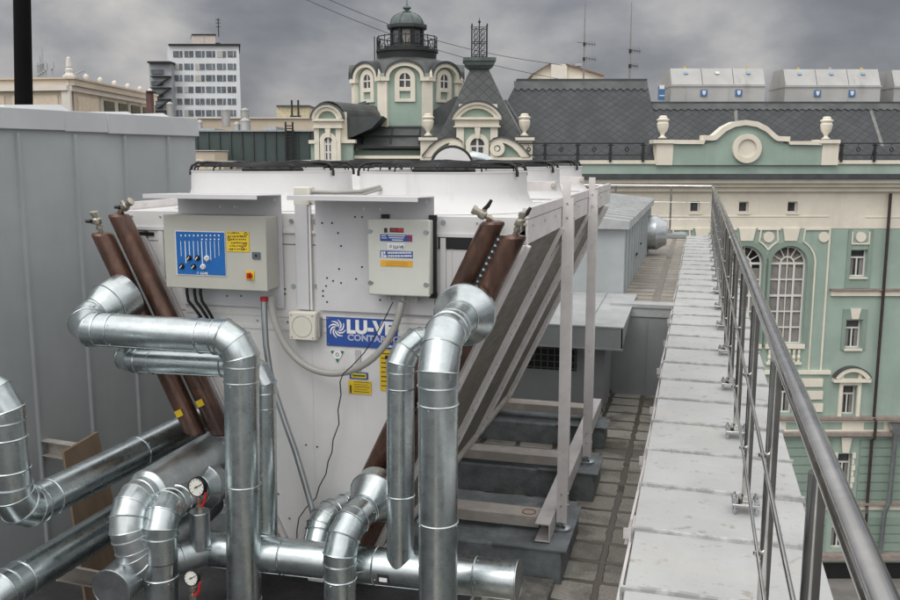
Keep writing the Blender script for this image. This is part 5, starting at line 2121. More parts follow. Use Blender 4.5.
# low dark roof
zl0, zl1 = Z(147.5, wc + .2), Z(118, wc + 4)
b = B()
ridge_prism(b, U(346, 147, wc), U(470, 147, wc), wc + .2, zl0, wc + 4.2, zl1)
b.build('low_roof', TARN, CH)
b = B()
pbx(b, 349, 424, 146.2, 148.6, wc - .1, wc + .4)
for px in (363, 391, 419):
    f0, f1 = .12, .62
    A_ = Vector((U(px, 140, wc + 1), wc + .2 + 4 * f0 - .08, zl0 + (zl1 - zl0) * f0)); C_ = Vector((U(px + 1.5, 128, wc + 2.5), wc + .2 + 4 * f1 - .08, zl0 + (zl1 - zl0) * f1))
    b.obox((A_ + C_) / 2, (C_ - A_) / 2, Vector((.05, 0, 0)), Vector((0, .06, .06)))
for f in (.34, .62):
    A_ = Vector((U(363, 135, wc + 2), wc + .2 + 4 * f - .1, zl0 + (zl1 - zl0) * f + .04)); C_ = Vector((U(420, 135, wc + 2), A_.y, A_.z))
    b.obox((A_ + C_) / 2, (C_ - A_) / 2, Vector((0, .04, 0)), Vector((0, 0, .05)))
b.build('roof_ribs', IRON, CH)
b = B(); poly(b, [(392, 142), (400, 131), (456, 96), (470, 100), (470, 142)], wc + 3.2, 2.5); b.build('hip_roof', TARN, CH)
# spire
wsp = W0 + 2.0
us_ = U(479, 100, wsp)
prof = []
for y_, l_, r_ in ((160, 424, 522), (137, 434, 514), (122, 443, 508), (107, 452, 502.5), (93, 459, 497.5), (80, 465, 492), (69, 470, 487.5)):
    prof.append(((r_ - l_) / 2 / 900 * tt(y_, wsp), Z(y_, wsp)))
prof = [(a * math.sqrt(2), z) for a, z in prof]
b = B(); b.lathe((us_, wsp, 0), prof, 4); b.build('spire_roof', SLATE_S, CH)
b = B()
b.lathe((us_, wsp, 0), [(.5 * 1.414, Z(69.5, wsp)), (.72 * 1.414, Z(66, wsp)), (.75 * 1.414, Z(62.5, wsp)), (.82 * 1.414, Z(62, wsp)), (.82 * 1.414, Z(58.8, wsp)), (.6 * 1.414, Z(58.2, wsp))], 4)
b.build('spire_cap', VERDIGRIS, CH)
b = B()
z0, z1 = Z(58.2, wsp), Z(27, wsp)
hw = .38
cor = [(-hw, -hw), (hw, -hw), (hw, hw), (-hw, hw)]
for (x, y) in cor:
    b.tube([(us_ + x, wsp + y, z0), (us_ + x, wsp + y, z1 + .1), (us_ + x, wsp + y, Z(24, wsp))], [.03, .03, .008], 6)
    b.lathe((us_ + x, wsp + y, z1), [(.02, 0), (.06, .05), (.02, .1)], 8)
b.tube([(us_, wsp, z0), (us_, wsp, Z(24, wsp)), (us_, wsp, Z(17.5, wsp))], [.035, .03, .008], 6)
b.lathe((us_, wsp, Z(23.5, wsp)), [(.02, 0), (.08, .08), (.02, .2)], 8)
for (x0, y0), (x1, y1) in zip(cor, cor[1:] + cor[:1]):
    for z in (z0 + .12, (z0 + z1) / 2, z1 - .05):
        b.tube([(us_ + x0, wsp + y0, z), (us_ + x1, wsp + y1, z)], .02, 5)
    ax = (0, 1, 0) if abs(x1 - x0) > .1 else (1, 0, 0)
    for r_ in range(5):
        zz = z0 + .26 + r_ * (z1 - z0 - .4) / 4.3
        for f in (.27, .73):
            b.ringtube((us_ + x0 + (x1 - x0) * f, wsp + y0 + (y1 - y0) * f, zz), ax, .11, .018, 10, 4)
    b.tube([(us_ + (x0 + x1) / 2, wsp + (y0 + y1) / 2, z0), (us_ + (x0 + x1) / 2, wsp + (y0 + y1) / 2, z1)], .016, 5)
b.build('iron_crest', IRON, CH)
b = B()
for l_ in (1,):
    P = Vector((U(506, 100, W0 + 1), W0 + 1.2, Z(100, W0 + 1))); Q = Vector((U(533, 143, wc), wc, Z(143, wc)))
    b.tube([P, Q], .07, 6)
b.build('valley_flashing', TARN, CH)


def dormer(root, cxp, hwp, y_peak, y_spring, y_ent, y_bot, w_, win, side_roof):
    """segmental-headed dormer: pediment, tympanum, entablature, pilasters, arched window"""
    d = B()
    s = tt(y_spring, w_) / 900
    cu_ = U(cxp, y_spring, w_)
    zs = Z(y_spring, w_)
    h = Z(y_peak, w_) - zs
    hw_ = hwp * s
    rad = (hw_ ** 2 + h ** 2) / (2 * h)
    cz_ = zs + h - rad
    a0 = math.degrees(math.asin(min(1, hw_ / rad)))
    if h > hw_ * .95:
        a0 = 90
        rad, cz_ = hw_, zs
    ou = arc(cu_, cz_, rad, 90 + a0, 90 - a0, 18)
    md = arc(cu_, cz_, rad - .12, 90 + a0, 90 - a0, 18)
    inn = arc(cu_, cz_, rad - .30, 90 + a0, 90 - a0, 18)
    band(d, md, ou, w_ - .3, .5)
    band(d, inn, md, w_ - .18, .38)
    pbx(d, cxp - hwp, cxp + hwp, y_spring, y_spring + 2.4, w_ - .28, w_ + .3)
    pbx(d, cxp - hwp * .9, cxp + hwp * .9, y_spring + 2.6, y_ent - 1.5, w_ - .1, w_ + .3)
    pbx(d, cxp - hwp * .96, cxp + hwp * .96, y_ent - 1.4, y_ent, w_ - .22, w_ + .3)
    pw = hwp * .3
    for sg in (-1, 1):
        xa = cxp + sg * hwp * .84
        pbx(d, min(xa, xa - sg * pw), max(xa, xa - sg * pw), y_ent + .1, y_bot, w_ - .08, w_ + .3)
    dm = d.build('dormer', CREAM, root)
    d = B()
    d.prism([(p[0], w_ + .05, p[1]) for p in inn] , (0, .3, 0))
    pbx(d, cxp - hwp * .55, cxp + hwp * .55, y_ent, y_bot, w_ + .02, w_ + .3)
    d.build('dormer_panel', GREEN, dm)
    d = B()
    band(d, arc(cu_, cz_, rad + .004, 90 + a0, 90 - a0, 18), arc(cu_, cz_, rad + .07, 90 + a0, 90 - a0, 18), w_ - .36, side_roof)
    d.build('dormer_roof', TARN, dm)
    x0, x1, y0, y1 = win
    ua, ub = U(x0, y0, w_), U(x1, y0, w_)
    r_ = (ub - ua) / 2
    zt_, zb2 = Z(y0, w_), Z(y1, w_)
    d = B()
    band(d, arc((ua + ub) / 2, zt_ - r_, r_, 180, 0, 12), arc((ua + ub) / 2, zt_ - r_, r_ + .22, 180, 0, 12), w_ - .12, .2)
    for sg in (-1, 1):
        uu = (ua + ub) / 2 + sg * r_
        d.box(uu, uu + sg * .2, w_ - .12, w_ + .08, zb2, zt_ - r_)
    d.prism([((ua + ub) / 2 - .14, w_ - .2, zt_ + .5), ((ua + ub) / 2 + .14, w_ - .2, zt_ + .5), ((ua + ub) / 2 + .09, w_ - .2, zt_ - .02), ((ua + ub) / 2 - .09, w_ - .2, zt_ - .02)], (0, .2, 0))
    d.build('window_surround', CREAM, dm)
    d = B()
    d.box(ua, ub, w_ - .01, w_ + .018, zb2, zt_ - r_)
    d.prism([(x, w_ - .01, z) for x, z in arc((ua + ub) / 2, zt_ - r_, r_, 0, 180, 12)], (0, .028, 0))
    d.build('pane', GLASS, dm)
    d = B()
    d.box((ua + ub) / 2 - .05, (ua + ub) / 2 + .05, w_ - .06, w_ - .011, zb2, zt_ - .02)
    for k in range(3):
        z = zb2 + (zt_ - zb2) * (.2 + .28 * k)
        d.box(ua, ub, w_ - .055, w_ - .012, z - .035, z + .035)
    for uu in (ua, ub - .07):
        d.box(uu, uu + .07, w_ - .058, w_ - .0105, zb2, zt_ - r_)
    d.build('window_bars', WFRAME, dm)
    return dm


wd1 = W0 - .8
b = B(); pbx(b, 459, 497, 104, 172, wd1 + .31, wd1 + 3.5); b.build('dormer_body', CREAM, CH)
dormer(CH, 477, 24.5, 102, 117, 127, 172, wd1, (470.2, 484.5, 138, 172), .9)
# volutes beside the dormer
for sg in (-1, 1):
    b = B()
    w_ = wd1 + .05
    mx = lambda x: x if sg > 0 else 952 - x + 0
    oc = [(489, 143), (493, 139.3), (500, 137.2), (508, 138.3), (516, 142), (523, 148), (530, 157)]
    ic = [(492.5, 146.5), (495, 143.5), (500, 142.3), (506, 143.5), (512, 147), (517.5, 152), (521, 157)]
    for i in range(6):
        poly(b, [(mx(ic[i][0]), ic[i][1]), (mx(ic[i + 1][0]), ic[i + 1][1]), (mx(oc[i + 1][0]), oc[i + 1][1]), (mx(oc[i][0]), oc[i][1])], w_ - .25, .6)
    uu, zz = U(mx(497), 148.5, w_), Z(148.5, w_)
    band(b, arc(uu, zz, .16, 0, 360, 20), arc(uu, zz, .36, 0, 360, 20), w_ - .28, .3)
    b.cyl((uu, w_ - .24, zz), (uu, w_, zz), .11, n=14)
    poly(b, [(mx(490), 157.2), (mx(532), 157.2), (mx(532), 162), (mx(490), 162)], w_ - .2, .6)
    b.build('volute', CREAM, CH)
    b = B()
    poly(b, [(mx(490), 157), (mx(490), 144), (mx(500), 141), (mx(508), 143), (mx(516), 149), (mx(521), 157)], w_, .3)
    b.build('volute_panel', GREEN, CH)
    b = B()
    for i in range(6):
        poly(b, [(mx(oc[i][0]), oc[i][1] - .1), (mx(oc[i + 1][0]), oc[i + 1][1] - .1), (mx(oc[i + 1][0] + .6), oc[i + 1][1] - 1.4), (mx(oc[i][0] + .2), oc[i][1] - 1.4)], w_ - .35, .8)
    b.build('volute_flashing', TARN, CH)
    b = B()
    xp = 525 if sg > 0 else 428
    pbx(b, xp - 7.5, xp + 7.5, 140.5, 165, wc - .2, wc + .7)
    pbx(b, xp - 9.5, xp + 9.5, 137.3, 140.3, wc - .35, wc + .8)
    b.build('pedestal', CREAM, CH)
    b = B(); pbx(b, xp - 7, xp + 7, 135.6, 137, wc - .1, wc + .6); b.build('pedestal_cap', DARKROOF, CH)
    urn(CH, xp, 135.5, wc - .2, 22.5)
# left dormer with barrel roof
wd2 = W0 - 1.0
b = B(); pbx(b, 316, 347, 112, 179, wd2 + .31, wd2 + 4.5); b.build('dormer_body', CREAM, CH)
dormer(CH, 327.5, 15.5, 104.5, 118.5, 128, 172, wd2, (324.3, 332.2, 137, 166), 4.3)
b = B()
pts_o = [(341, 118.5), (349, 135.5), (352, 146)]
poly(b, [(348, 117), (383, 116), (372, 128), (352, 137), (348, 137)], wd2 + .6, 3.4)
b.build('dormer_cheek', DARKROOF, CH)
b = B()
cu_, zs = U(327.5, 118.5, wd2), Z(118.5, wd2)
n = 12
A = arc(cu_, zs, .80, 180, 0, n)
m_pts = []
e0 = Vector((0, wd2 + .3, 0)); e1 = Vector((2.2, wd2 + 5.2, .0))
for i in range(n):
    p, q_ = A[i], A[i + 1]
    b.prism([(p[0], e0.y, p[1]), (q_[0], e0.y, q_[1]), (q_[0] + e1.x, e1.y, q_[1]), (p[0] + e1.x, e1.y, p[1])], (0, .0, .05))
b.build('barrel_roof', TARN, CH)
b = B(); poly(b, [(358, 118), (358, 103), (370, 99.5), (382, 106), (382, 117)], wd2 + 4.5, 1.2); b.build('barrel_roof_end', VERDIGRIS, CH)
b = B()
pbx(b, 308.5, 317, 140, 143.5, wd2 - .1, wd2 + 1); pbx(b, 341, 355, 139.5, 143, wd2 + .1, wd2 + 1)
b.build('side_cornice', CREAM, CH)
b = B()
pbx(b, 311, 317, 143.6, 179, wd2 + .1, wd2 + 1); pbx(b, 341, 353, 143.2, 179, wd2 + .25, wd2 + 1)
b.build('side_wall', GREEN, CH)

# ---- domed tower
wt = W0 + 5.5
ut = U(407.5, 90, wt)
px2 = lambda n_: n_ / 900 * tt(80, wt)
TW = thing('domed_tower', 'octagonal green tower with scalloped dark roof, railed gallery, glazed lantern and small dome', 'tower', (ut, wt, GZ), local=True)
ap = px2(51)
WF = wt - ap
zd0, ze, zpk = Z(128, wt), Z(75, WF), Z(62, WF)
rc = ap / math.cos(R(22.5))
b = B()
b.lathe((ut, wt, 0), [(rc, GZ + 2), (rc, zd0), (rc, ze + .1)], 8)
b.build('drum_wall', GREEN, TW)
hf = ap * math.tan(R(22.5))
for k in range(8):
    a = R(-90 + 45 * k)
    nv = Vector((math.cos(a), math.sin(a), 0))
    tv = Vector((-math.sin(a), math.cos(a), 0))
    cpt = Vector((ut, wt, 0))

    def P(t_, o_, z_):
        return cpt + nv * (ap + o_) + tv * t_ + Vector((0, 0, z_))
    b = B()
    ra = hf * .86
    zsp = zpk - ra - .0
    zsp = max(zsp, ze - .1)
    rz = zpk - zsp
    ou = arc(0, zsp, ra, 180, 0, 14, rz)
    inn = arc(0, zsp, ra - .2, 180, 0, 14, rz - .2)
    for i in range(14):
        b.prism([P(inn[i][0], -.05, inn[i][1]), P(inn[i + 1][0], -.05, inn[i + 1][1]), P(ou[i + 1][0], -.05, ou[i + 1][1]), P(ou[i][0], -.05, ou[i][1])], nv * .3)
    for sg in (-1, 1):
        c0, c1 = sg * (ra - .2), sg * (hf + .08)
        b.prism([P(c0, -.05, zsp - .2), P(c1, -.05, zsp - .2), P(c1, -.05, zsp), P(c0, -.05, zsp)], nv * .3)
    b.build('arched_eave', CREAM, TW)
    b = B()
    b.prism([P(x, -.04, z) for x, z in arc(0, zsp, ra - .19, 180, 0, 14, rz - .19)] , nv * .05)
    b.build('arch_panel', GREEN, TW)
    b = B()
    for i in range(14):
        p, q_ = ou[i], ou[i + 1]
        zup = .12
        b.hexa([P(p[0] * 1.03, .32, p[1]), P(q_[0] * 1.03, .32, q_[1]), P(q_[0] * .35, -ap * .42, q_[1] + .1), P(p[0] * .35, -ap * .42, p[1] + .1),
                P(p[0] * 1.05, .32, p[1] + zup), P(q_[0] * 1.05, .32, q_[1] + zup), P(q_[0] * .35, -ap * .42, q_[1] + .25), P(p[0] * .35, -ap * .42, p[1] + .25)])
    b.build('scallop_roof', TARN, TW)
    b = B()
    av = R(-90 + 45 * k + 22.5)
    cn = Vector((math.cos(av), math.sin(av), 0)); ct = Vector((-math.sin(av), math.cos(av), 0))
    b.obox(cpt + cn * (rc - .04) + Vector((0, 0, (zd0 + zsp) / 2 - .1)), ct * .27, cn * .12, Vector((0, 0, (zsp - zd0) / 2)))
    b.build('pilaster', CREAM, TW)
    # window with cream surround
    b = B()
    zw0, zw1 = Z(87, WF), Z(72, WF)
    zr = zw1 - .1
    rr_ = .28
    zs2 = zw1 - rr_ - .05
    zq0 = Z(98.5, WF)
    oa, ia = arc(0, zs2, .53, 180, 0, 12), arc(0, zs2, rr_, 180, 0, 12)
    for i in range(12):
        b.prism([P(ia[i][0], .0, ia[i][1]), P(ia[i + 1][0], .0, ia[i + 1][1]), P(oa[i + 1][0], .0, oa[i + 1][1]), P(oa[i][0], .0, oa[i][1])], nv * .1)
    for sg in (-1, 1):
        b.prism([P(sg * rr_, 0, zq0), P(sg * .53, 0, zq0), P(sg * .53, 0, zs2), P(sg * rr_, 0, zs2)], nv * .1)
    b.prism([P(-rr_, 0, zw0 - .2), P(rr_, 0, zw0 - .2), P(rr_, 0, zw0), P(-rr_, 0, zw0)], nv * .12)
    b.prism([P(-.53, 0, zq0 - .16), P(.53, 0, zq0 - .16), P(.53, 0, zq0), P(-.53, 0, zq0)], nv * .1)
    ws = b.build('window_surround', CREAM, TW)
    b = B()
    b.prism([P(-rr_, .01, zw0), P(rr_, .01, zw0)] + [P(x, .01, z) for x, z in arc(0, zs2, rr_, 0, 180, 12)], nv * .02)
    b.build('pane', GLASS, ws)
    b = B()
    b.prism([P(-.035, .032, zw0), P(.035, .032, zw0), P(.035, .032, zs2 + rr_), P(-.035, .032, zs2 + rr_)], nv * .03)
    b.prism([P(-rr_, .032, zs2 - .1), P(rr_, .032, zs2 - .1), P(rr_, .032, zs2 - .03), P(-rr_, .032, zs2 - .03)], nv * .028)
    b.build('window_bars', WFRAME, ws)
b = B()
b.lathe((ut, wt, 0), [(rc * .98, ze + .1), (rc * .8, Z(64, wt)), (px2(33), Z(61, wt)), (px2(31), Z(60, wt))], 8); b.build('tower_roof', TARN, TW)
b = B()
b.lathe((ut, wt, 0), [(px2(29), Z(63.2, wt)), (px2(29.5), Z(53.2, wt)), (px2(31), Z(53, wt)), (px2(31), Z(50.7, wt)), (px2(24), Z(50.2, wt))], 24); b.build('gallery', IRON, TW)
b = B()
rg = px2(29.5)
zg0, zg1 = Z(50.7, wt), Z(37.7, wt)
for k in range(16):
    a = 2 * math.pi * k / 16
    x, y = ut + rg * math.cos(a), wt + rg * math.sin(a)
    b.tube([(x, y, zg0), (x, y, zg1 + .05)], .025, 5)
    x2, y2 = ut + rg * .985 * math.cos(a + .2), wt + rg * .985 * math.sin(a + .2)
    b.ringtube((x2, y2, (zg0 + zg1) / 2), (math.cos(a + .2), math.sin(a + .2), 0), .17, .02, 12, 4)
for z in (zg1, zg0 + .1):
    b.ringtube((ut, wt, z), (0, 0, 1), rg, .028, 40, 5)
b.build('gallery_railing', IRON, TW)
rl = px2(19)
b = B(); b.lathe((ut, wt, 0), [(rl * 1.25, Z(51.2, wt)), (rl * 1.25, Z(47.2, wt)), (rl * .82, Z(46.7, wt)), (rl * .82, Z(29.2, wt)), (rl, Z(29.2, wt))], 8)
ln = b.build('lantern', DARKROOF, TW)
b = B()
apl = rl * .82 * math.cos(R(22.5))
for k in range(8):
    av = R(45 * k + 22.5)
    cn = Vector((math.cos(av), math.sin(av), 0)); ct = Vector((-math.sin(av), math.cos(av), 0))
    b.obox(Vector((ut, wt, 0)) + cn * (rl * .85) + Vector((0, 0, (Z(50.2, wt) + Z(28.2, wt)) / 2)), ct * .07, cn * .07, Vector((0, 0, (Z(28.2, wt) - Z(50.2, wt)) / 2)))
b.build('lantern_post', IRON, ln)
for k in range(8):
    a = R(45 * k)
    cn = Vector((math.cos(a), math.sin(a), 0)); ct = Vector((-math.sin(a), math.cos(a), 0))
    b = B()
    b.obox(Vector((ut, wt, 0)) + cn * (apl + .02) + Vector((0, 0, (Z(43.7, wt) + Z(31.7, wt)) / 2)), ct * .20, cn * .015, Vector((0, 0, (Z(31.7, wt) - Z(43.7, wt)) / 2)))
    pn = b.build('lantern_window', CURTAIN if k % 2 == 0 else HRGLASS, ln)
rd = px2(18.6)
b = B()
b.lathe((ut, wt, 0), [(rd * .9, Z(30.2, wt)), (rd * 1.12, Z(28.7, wt)), (rd * 1.14, Z(25.7, wt)), (rd * .98, Z(25, wt))], 8); b.build('dome_eave', DARKROOF, TW)
b = B()
zd = Z(25.2, wt); hd_ = Z(12.2, wt) - zd
b.lathe((ut, wt, 0), [(rd * .93 * math.cos(R(t_)), zd + hd_ * math.sin(R(t_))) for t_ in (0, 12, 25, 38, 50, 62, 74, 84)], 32)
for k in range(8):
    a = R(45 * k + 22.5)
    b.tube([(ut + rd * .95 * math.cos(R(t_)) * math.cos(a), wt + rd * .95 * math.cos(R(t_)) * math.sin(a), zd + hd_ * 1.01 * math.sin(R(t_))) for t_ in (0, 20, 40, 60, 80)], .03, 5)
b.build('dome', VERDIGRIS, TW)
b = B()
b.lathe((ut, wt, 0), [(.2, Z(12.7, wt)), (.26, Z(11.7, wt)), (.1, Z(10.7, wt)), (.12, Z(10, wt)), (.24, Z(8.2, wt)), (.22, Z(6.8, wt)), (.08, Z(5.4, wt)), (.03, Z(3.2, wt)), (.015, Z(-3.8, wt))], 14); b.build('finial', VERDIGRIS, TW)
b = B()
for k, dx in enumerate((-32, -30, -28)):
    u_ = ut + px2(dx)
    b.tube([(u_, wt - .3 + .3 * k, Z(63.2, wt)), (u_, wt - .3 + .3 * k, Z(37 + k, wt))], .03, 5)
b.build('ladder', IRON, TW)

# ================================================================== roof top things across the street
wv = W0 + 3.1
for i, (x0, x1, lab) in enumerate(((668, 765, 'zinc ventilation housing on the slate ridge, leftmost of three, with rain streaked front'),
                                    (775, 880.5, 'zinc ventilation housing on the slate ridge between the other two, three lids on top'),
                                    (884, 990, 'zinc ventilation housing on the slate ridge cut off by the right edge of the picture'))):
    xf = x0 + (3 if i == 0 else 10)
    ua, ub = U(xf, 90, wv), U(x1, 90, wv)
    z0, zm, zt_ = Z(104.5, wv), Z(84.5 + i * .8, wv), Z(67.5 + i * .8, wv)
    th = thing('vent_housing', lab, 'vent housing', ((ua + ub) / 2, wv + 1.2, z0), 'zinc housings on the slate roof', local=True)
    b = B()
    b.box(ua, ub, wv, wv + 2.4, z0 - .6, zm)
    for f in (.34, .67) if i != 0 else (.16, .62):
        b.box(ua + (ub - ua) * f - .02, ua + (ub - ua) * f + .02, wv - .03, wv, z0, zm)
    b.box(ua - .03, ub + .03, wv - .06, wv + 2.46, zm - .1, zm - .001)
    b.build('body', ZINC, th)
    for k in range(3):
        a, c = ua + (ub - ua) * k / 3 + .015, ua + (ub - ua) * (k + 1) / 3 - .015
        b = B()
        b.prism([(a, wv - .02, zm + .005), (a, wv + .45, zt_), (a, wv + 1.95, zt_), (a, wv + 2.42, zm + .005)], (c - a, 0, 0))
        ld = b.build('lid', ZINC, th)
        b = B()
        um = (a + c) / 2
        zz = zm + (zt_ - zm) * .72
        ww = wv + .45 * .72
        b.obox((um, ww - .06, zz), Vector((.10, 0, 0)), Vector((0, .014, -.01)), Vector((0, .03, .06)))
        b.build('label_plate', LPALE if k != 1 or i else PWHITE, ld)
        b = B(); b.box(um - .05, um + .05, wv + .5, wv + .62, zt_, zt_ + .1); b.build('handle', YEL if k != 1 else DIRTY, ld)
    for f in ((.35, .72) if i == 0 else (.34, .70)):
        um, zz = ua + (ub - ua) * f, zm - (zm - z0) * .42
        b = B(); b.box(um - .17, um + .17, wv - .07, wv - .035, zz - .17, zz + .17); bd = b.build('blue_badge', BADGE, th)
        b = B(); b.prism([(um - .1, wv - .075, zz + .12), (um + .1, wv - .075, zz + .12), (um + .07, wv - .075, zz - .05), (um, wv - .075, zz - .12), (um - .07, wv - .075, zz - .05)], (0, .004, 0)); b.build('badge_mark', PWHITE, bd)
    if i == 2:
        break
th = thing('blue_box', 'small blue sign board beside the leftmost zinc housing on the roof', 'sign', (U(661.5, 92, wv), wv + .2, Z(102, wv)), local=True)
b = B(); pbx(b, 658.5, 665, 86, 100, wv + .1, wv + .2); b.build('board', BADGE, th)
b = B(); pbx(b, 659.5, 664.5, 85, 89, wv + .08, wv + .099); pbx(b, 659.5, 664.5, 95, 96, wv + .08, wv + .099); b.build('print', PWHITE, th)

# cream gabled house behind the ridge
wq = W0 + 16
th = thing('gabled_house', 'small cream house with low twin gables peeping over the slate ridge', 'building', (U(568, 75, wq), wq + 3, GZ), local=True)
b = B()
poly(b, [(533, 130), (603, 130), (603, 76), (568, 65.5), (556, 70), (550, 64.5), (533, 75)], wq, 6)
b.build('wall', CREAM, th)
b = B()
for p, q_ in (((532, 75.3), (551, 63.8)), ((566, 64.8), (604, 76.5))):
    poly(b, [p, q_, (q_[0], q_[1] - 1.5), (p[0], p[1] - 1.5)], wq - .3, 6.5)
b.build('roof', mk('red_brown_roof', (.2, .12, .09), rough=.7), th)
b = B(); pbx(b, 551, 567, 64, 82, wq - .25, wq + 1); b.build('chimney', BEIGE_L, th)
b = B(); pbx(b, 575, 582, 63, 66, wq - .2, wq + .8); b.build('vent', GALV_DULL, th)


def mast(label, px, ytop, ybase, w_, arms):
    th = thing('antenna_mast', label, 'antenna', (U(px, ybase, w_), w_, Z(ybase, w_)), local=True)
    u_ = U(px, ybase, w_)
    b = B()
    zt_, zb2 = Z(ytop, w_), Z(ybase, w_)
    b.tube([(u_, w_, zb2 - 3), (u_, w_, zb2 + (zt_ - zb2) * .35), (u_, w_, zt_)], [.06, .05, .02], 6)
    b.build('pole', mk('mast_grey', (.3, .29, .28), rough=.5, metal=.4), th)
    for (ya, l_, r_) in arms:
        b = B()
        z = Z(ya, w_)
        s = w_ / 900
        b.tube([(u_ - l_ * s, w_, z + .12), (u_ + r_ * s, w_ - .2, z - .08)], .015, 5)
        for k in range(4):
            x = u_ + (r_ * s) * (.2 + .22 * k)
            b.tube([(x, w_ - .6, z), (x, w_ + .6, z)], .009, 4)
            b.tube([(x, w_ - .1, z - .18), (x, w_ - .1, z + .18)], .009, 4)
        b.box(u_ - .07, u_ + .07, w_ - .1, w_ + .06, z - .1, z + .1)
        b.build('aerial', IRON, th)


mast('tall thin antenna mast with crossed aerials above the cream gabled house', 583.5, -8, 78, W0 + 12, ((44, 7, 11), (59, 1, 12)))
mast('tall thin antenna mast with small aerials, right of the gabled house', 629.3, 2, 80, W0 + 9, ((51, 2, 10), (66, 1, 8)))

# overhead cables
for i, (pa_, pb2, lab) in enumerate((((250, -26), (570, 81), 'lower of two dark overhead cables crossing the sky behind the dome'), ((290, -18), (562, 65), 'upper of two dark overhead cables crossing the sky behind the dome'))):
    wa, wb_ = W0 + 9, W0 + 15
    A_ = Vector((U(pa_[0], pa_[1], wa), wa, Z(pa_[1], wa))); C_ = Vector((U(pb2[0], pb2[1], wb_), wb_, Z(pb2[1], wb_)))
    b = B()
    b.tube([A_.lerp(C_, k / 20) + Vector((0, 0, -.8 * math.sin(math.pi * k / 20))) for k in range(21)], .017, 5)
    th = thing('overhead_cable', lab, 'cable', A_, local=True)
    b.build('cable', IRON, th)

# ================================================================== far buildings on the left
wh_ = 240.0
HR = thing('office_block', 'white panel high-rise with rows of ribbon windows far behind at the left', 'building', (U(205, 100, wh_), wh_ + 8, GZ), local=True)
def skew(m, x0, x1, ym, w0_, w1_, z0, z1):
    k = 1.005 * w1_ / w0_
    ua, ub = U(x0, ym, w0_), U(x1, ym, w0_)
    m.prism([(ua, w0_, z0), (ub, w0_, z0), (ub * k, w1_, z0), (ua * k, w1_, z0)], (0, 0, z1 - z0))


b = B(); skew(b, 169.5, 240, 80, wh_, wh_ + 18, GZ, Z(45.5, wh_)); b.build('wall', HRWALL, HR)
b = B(); skew(b, 168.5, 240.5, 46, wh_ - .8, wh_ + 18.5, Z(45.5, wh_), Z(44, wh_)); b.build('roof_edge', IRON, HR)
b = B(); skew(b, 192, 215.5, 40, wh_ + 3, wh_ + 12, Z(44, wh_), Z(33.5, wh_)); pbx(b, 203.7, 204.1, 34, 44, wh_ + 2.9, wh_ + 3); b.build('penthouse', mk('pinkish_panel', (.62, .55, .5), rough=.8), HR)
b = B(); skew(b, 191.5, 216, 33, wh_ + 2.7, wh_ + 12.2, Z(33.4, wh_), Z(32.4, wh_)); pbx(b, 215.5, 219, 42.5, 44, wh_ + 2, wh_ + 8); b.build('penthouse_roof', IRON, HR)
b = B(); u_ = U(213.7, 30, wh_); b.tube([(u_, wh_ + 5, Z(34, wh_)), (u_, wh_ + 5, Z(15, wh_))], .14, 5)
for ya in (17, 20, 24):
    b.tube([(u_ - .7, wh_ + 5, Z(ya, wh_)), (u_ + .6, wh_ + 5, Z(ya, wh_))], .1, 4)
b.build('roof_antenna', IRON, HR)
rr = random.Random(11)
for r_, yc in enumerate((54, 66.5, 78, 89.5, 101.5, 113, 124.5)):
    for (xa, xb) in ((173, 182.3), (184.3, 193.3), (195.3, 204.5), (206, 215), (216.8, 225.8), (227.5, 236)):
        if r_ == 6 and xa > 225:
            continue
        sp_ = xa + (xb - xa) * (.68 if rr.random() < .7 else .5)
        kind = rr.random()
        b = B(); pbx(b, xa, xb, yc - 3.1, yc + 3.1, wh_ - .12, wh_ - .02)
        wn_ = b.build('window', HRGLASS if kind < .68 else HRCURT, HR)
        b = B(); pbx(b, sp_ - .22, sp_ + .22, yc - 3.1, yc + 3.1, wh_ - .2, wh_ - .121)
        if kind >= .68:
            pbx(b, sp_ + .4, xb, yc - 3, yc + 3, wh_ - .19, wh_ - .122)
        b.build('mullion', HRWALL if kind < .68 else HRGLASS, wn_)
SB_ = thing('stair_block', 'grey block with open zigzag stairs beside the white high-rise', 'building', (U(159, 100, 236), 238, GZ), local=True)
b = B(); b.box(U(148.5, 80, 236), U(170.3, 80, 236), 237, 248, GZ, Z(63, 236)); b.build('wall', STAIRC, SB_)
b = B(); b.box(U(147.8, 63, 236), U(170.8, 63, 236), 235.5, 248.5, Z(63, 236), Z(61.2, 236)); b.build('roof', IRON, SB_)
for k in range(5):
    y0 = 76 + k * 11.5
    b = B()
    pbx(b, 150, 170, y0 - .4, y0 + .6, 235.6, 237)
    poly(b, [(157, y0 + 8.6), (169, y0 + .6), (169, y0 + 2.2), (157, y0 + 10.2)], 235.7, .8)
    fl = b.build('stair_flight', IRON, SB_)
    b = B(); pbx(b, 151, 163, y0 - 6.5, y0 - 2.2, 236.6, 236.9); b.build('landing_window', HRGLASS, SB_)

# beige building with parapet balls
wbz = 60.0
BZ = thing('beige_building', 'beige building with white pilasters and ball finials along its parapet, above the grey wall', 'building', (-27, 70, GZ), local=True)
C0 = Vector((U(68, 80, wbz), wbz, 0))
C1 = Vector((U(152, 92, 77), 77, 0))
CL = Vector((U(-60, 80, wbz + 1.5), wbz + 1.5, 0))
ztop = Z(77, wbz)


def seg(m, a, c, f0, f1, z0, z1, o0, o1):
    d = (c - a)
    nn = Vector((d.y, -d.x, 0)).normalized()
    if nn.y > 0:
        nn = -nn
    p, q_ = a + d * f0, a + d * f1
    m.prism([p + nn * o0 + Vector((0, 0, z0)), q_ + nn * o0 + Vector((0, 0, z0)), q_ + nn * o1 + Vector((0, 0, z0)), p + nn * o1 + Vector((0, 0, z0))], (0, 0, z1 - z0))


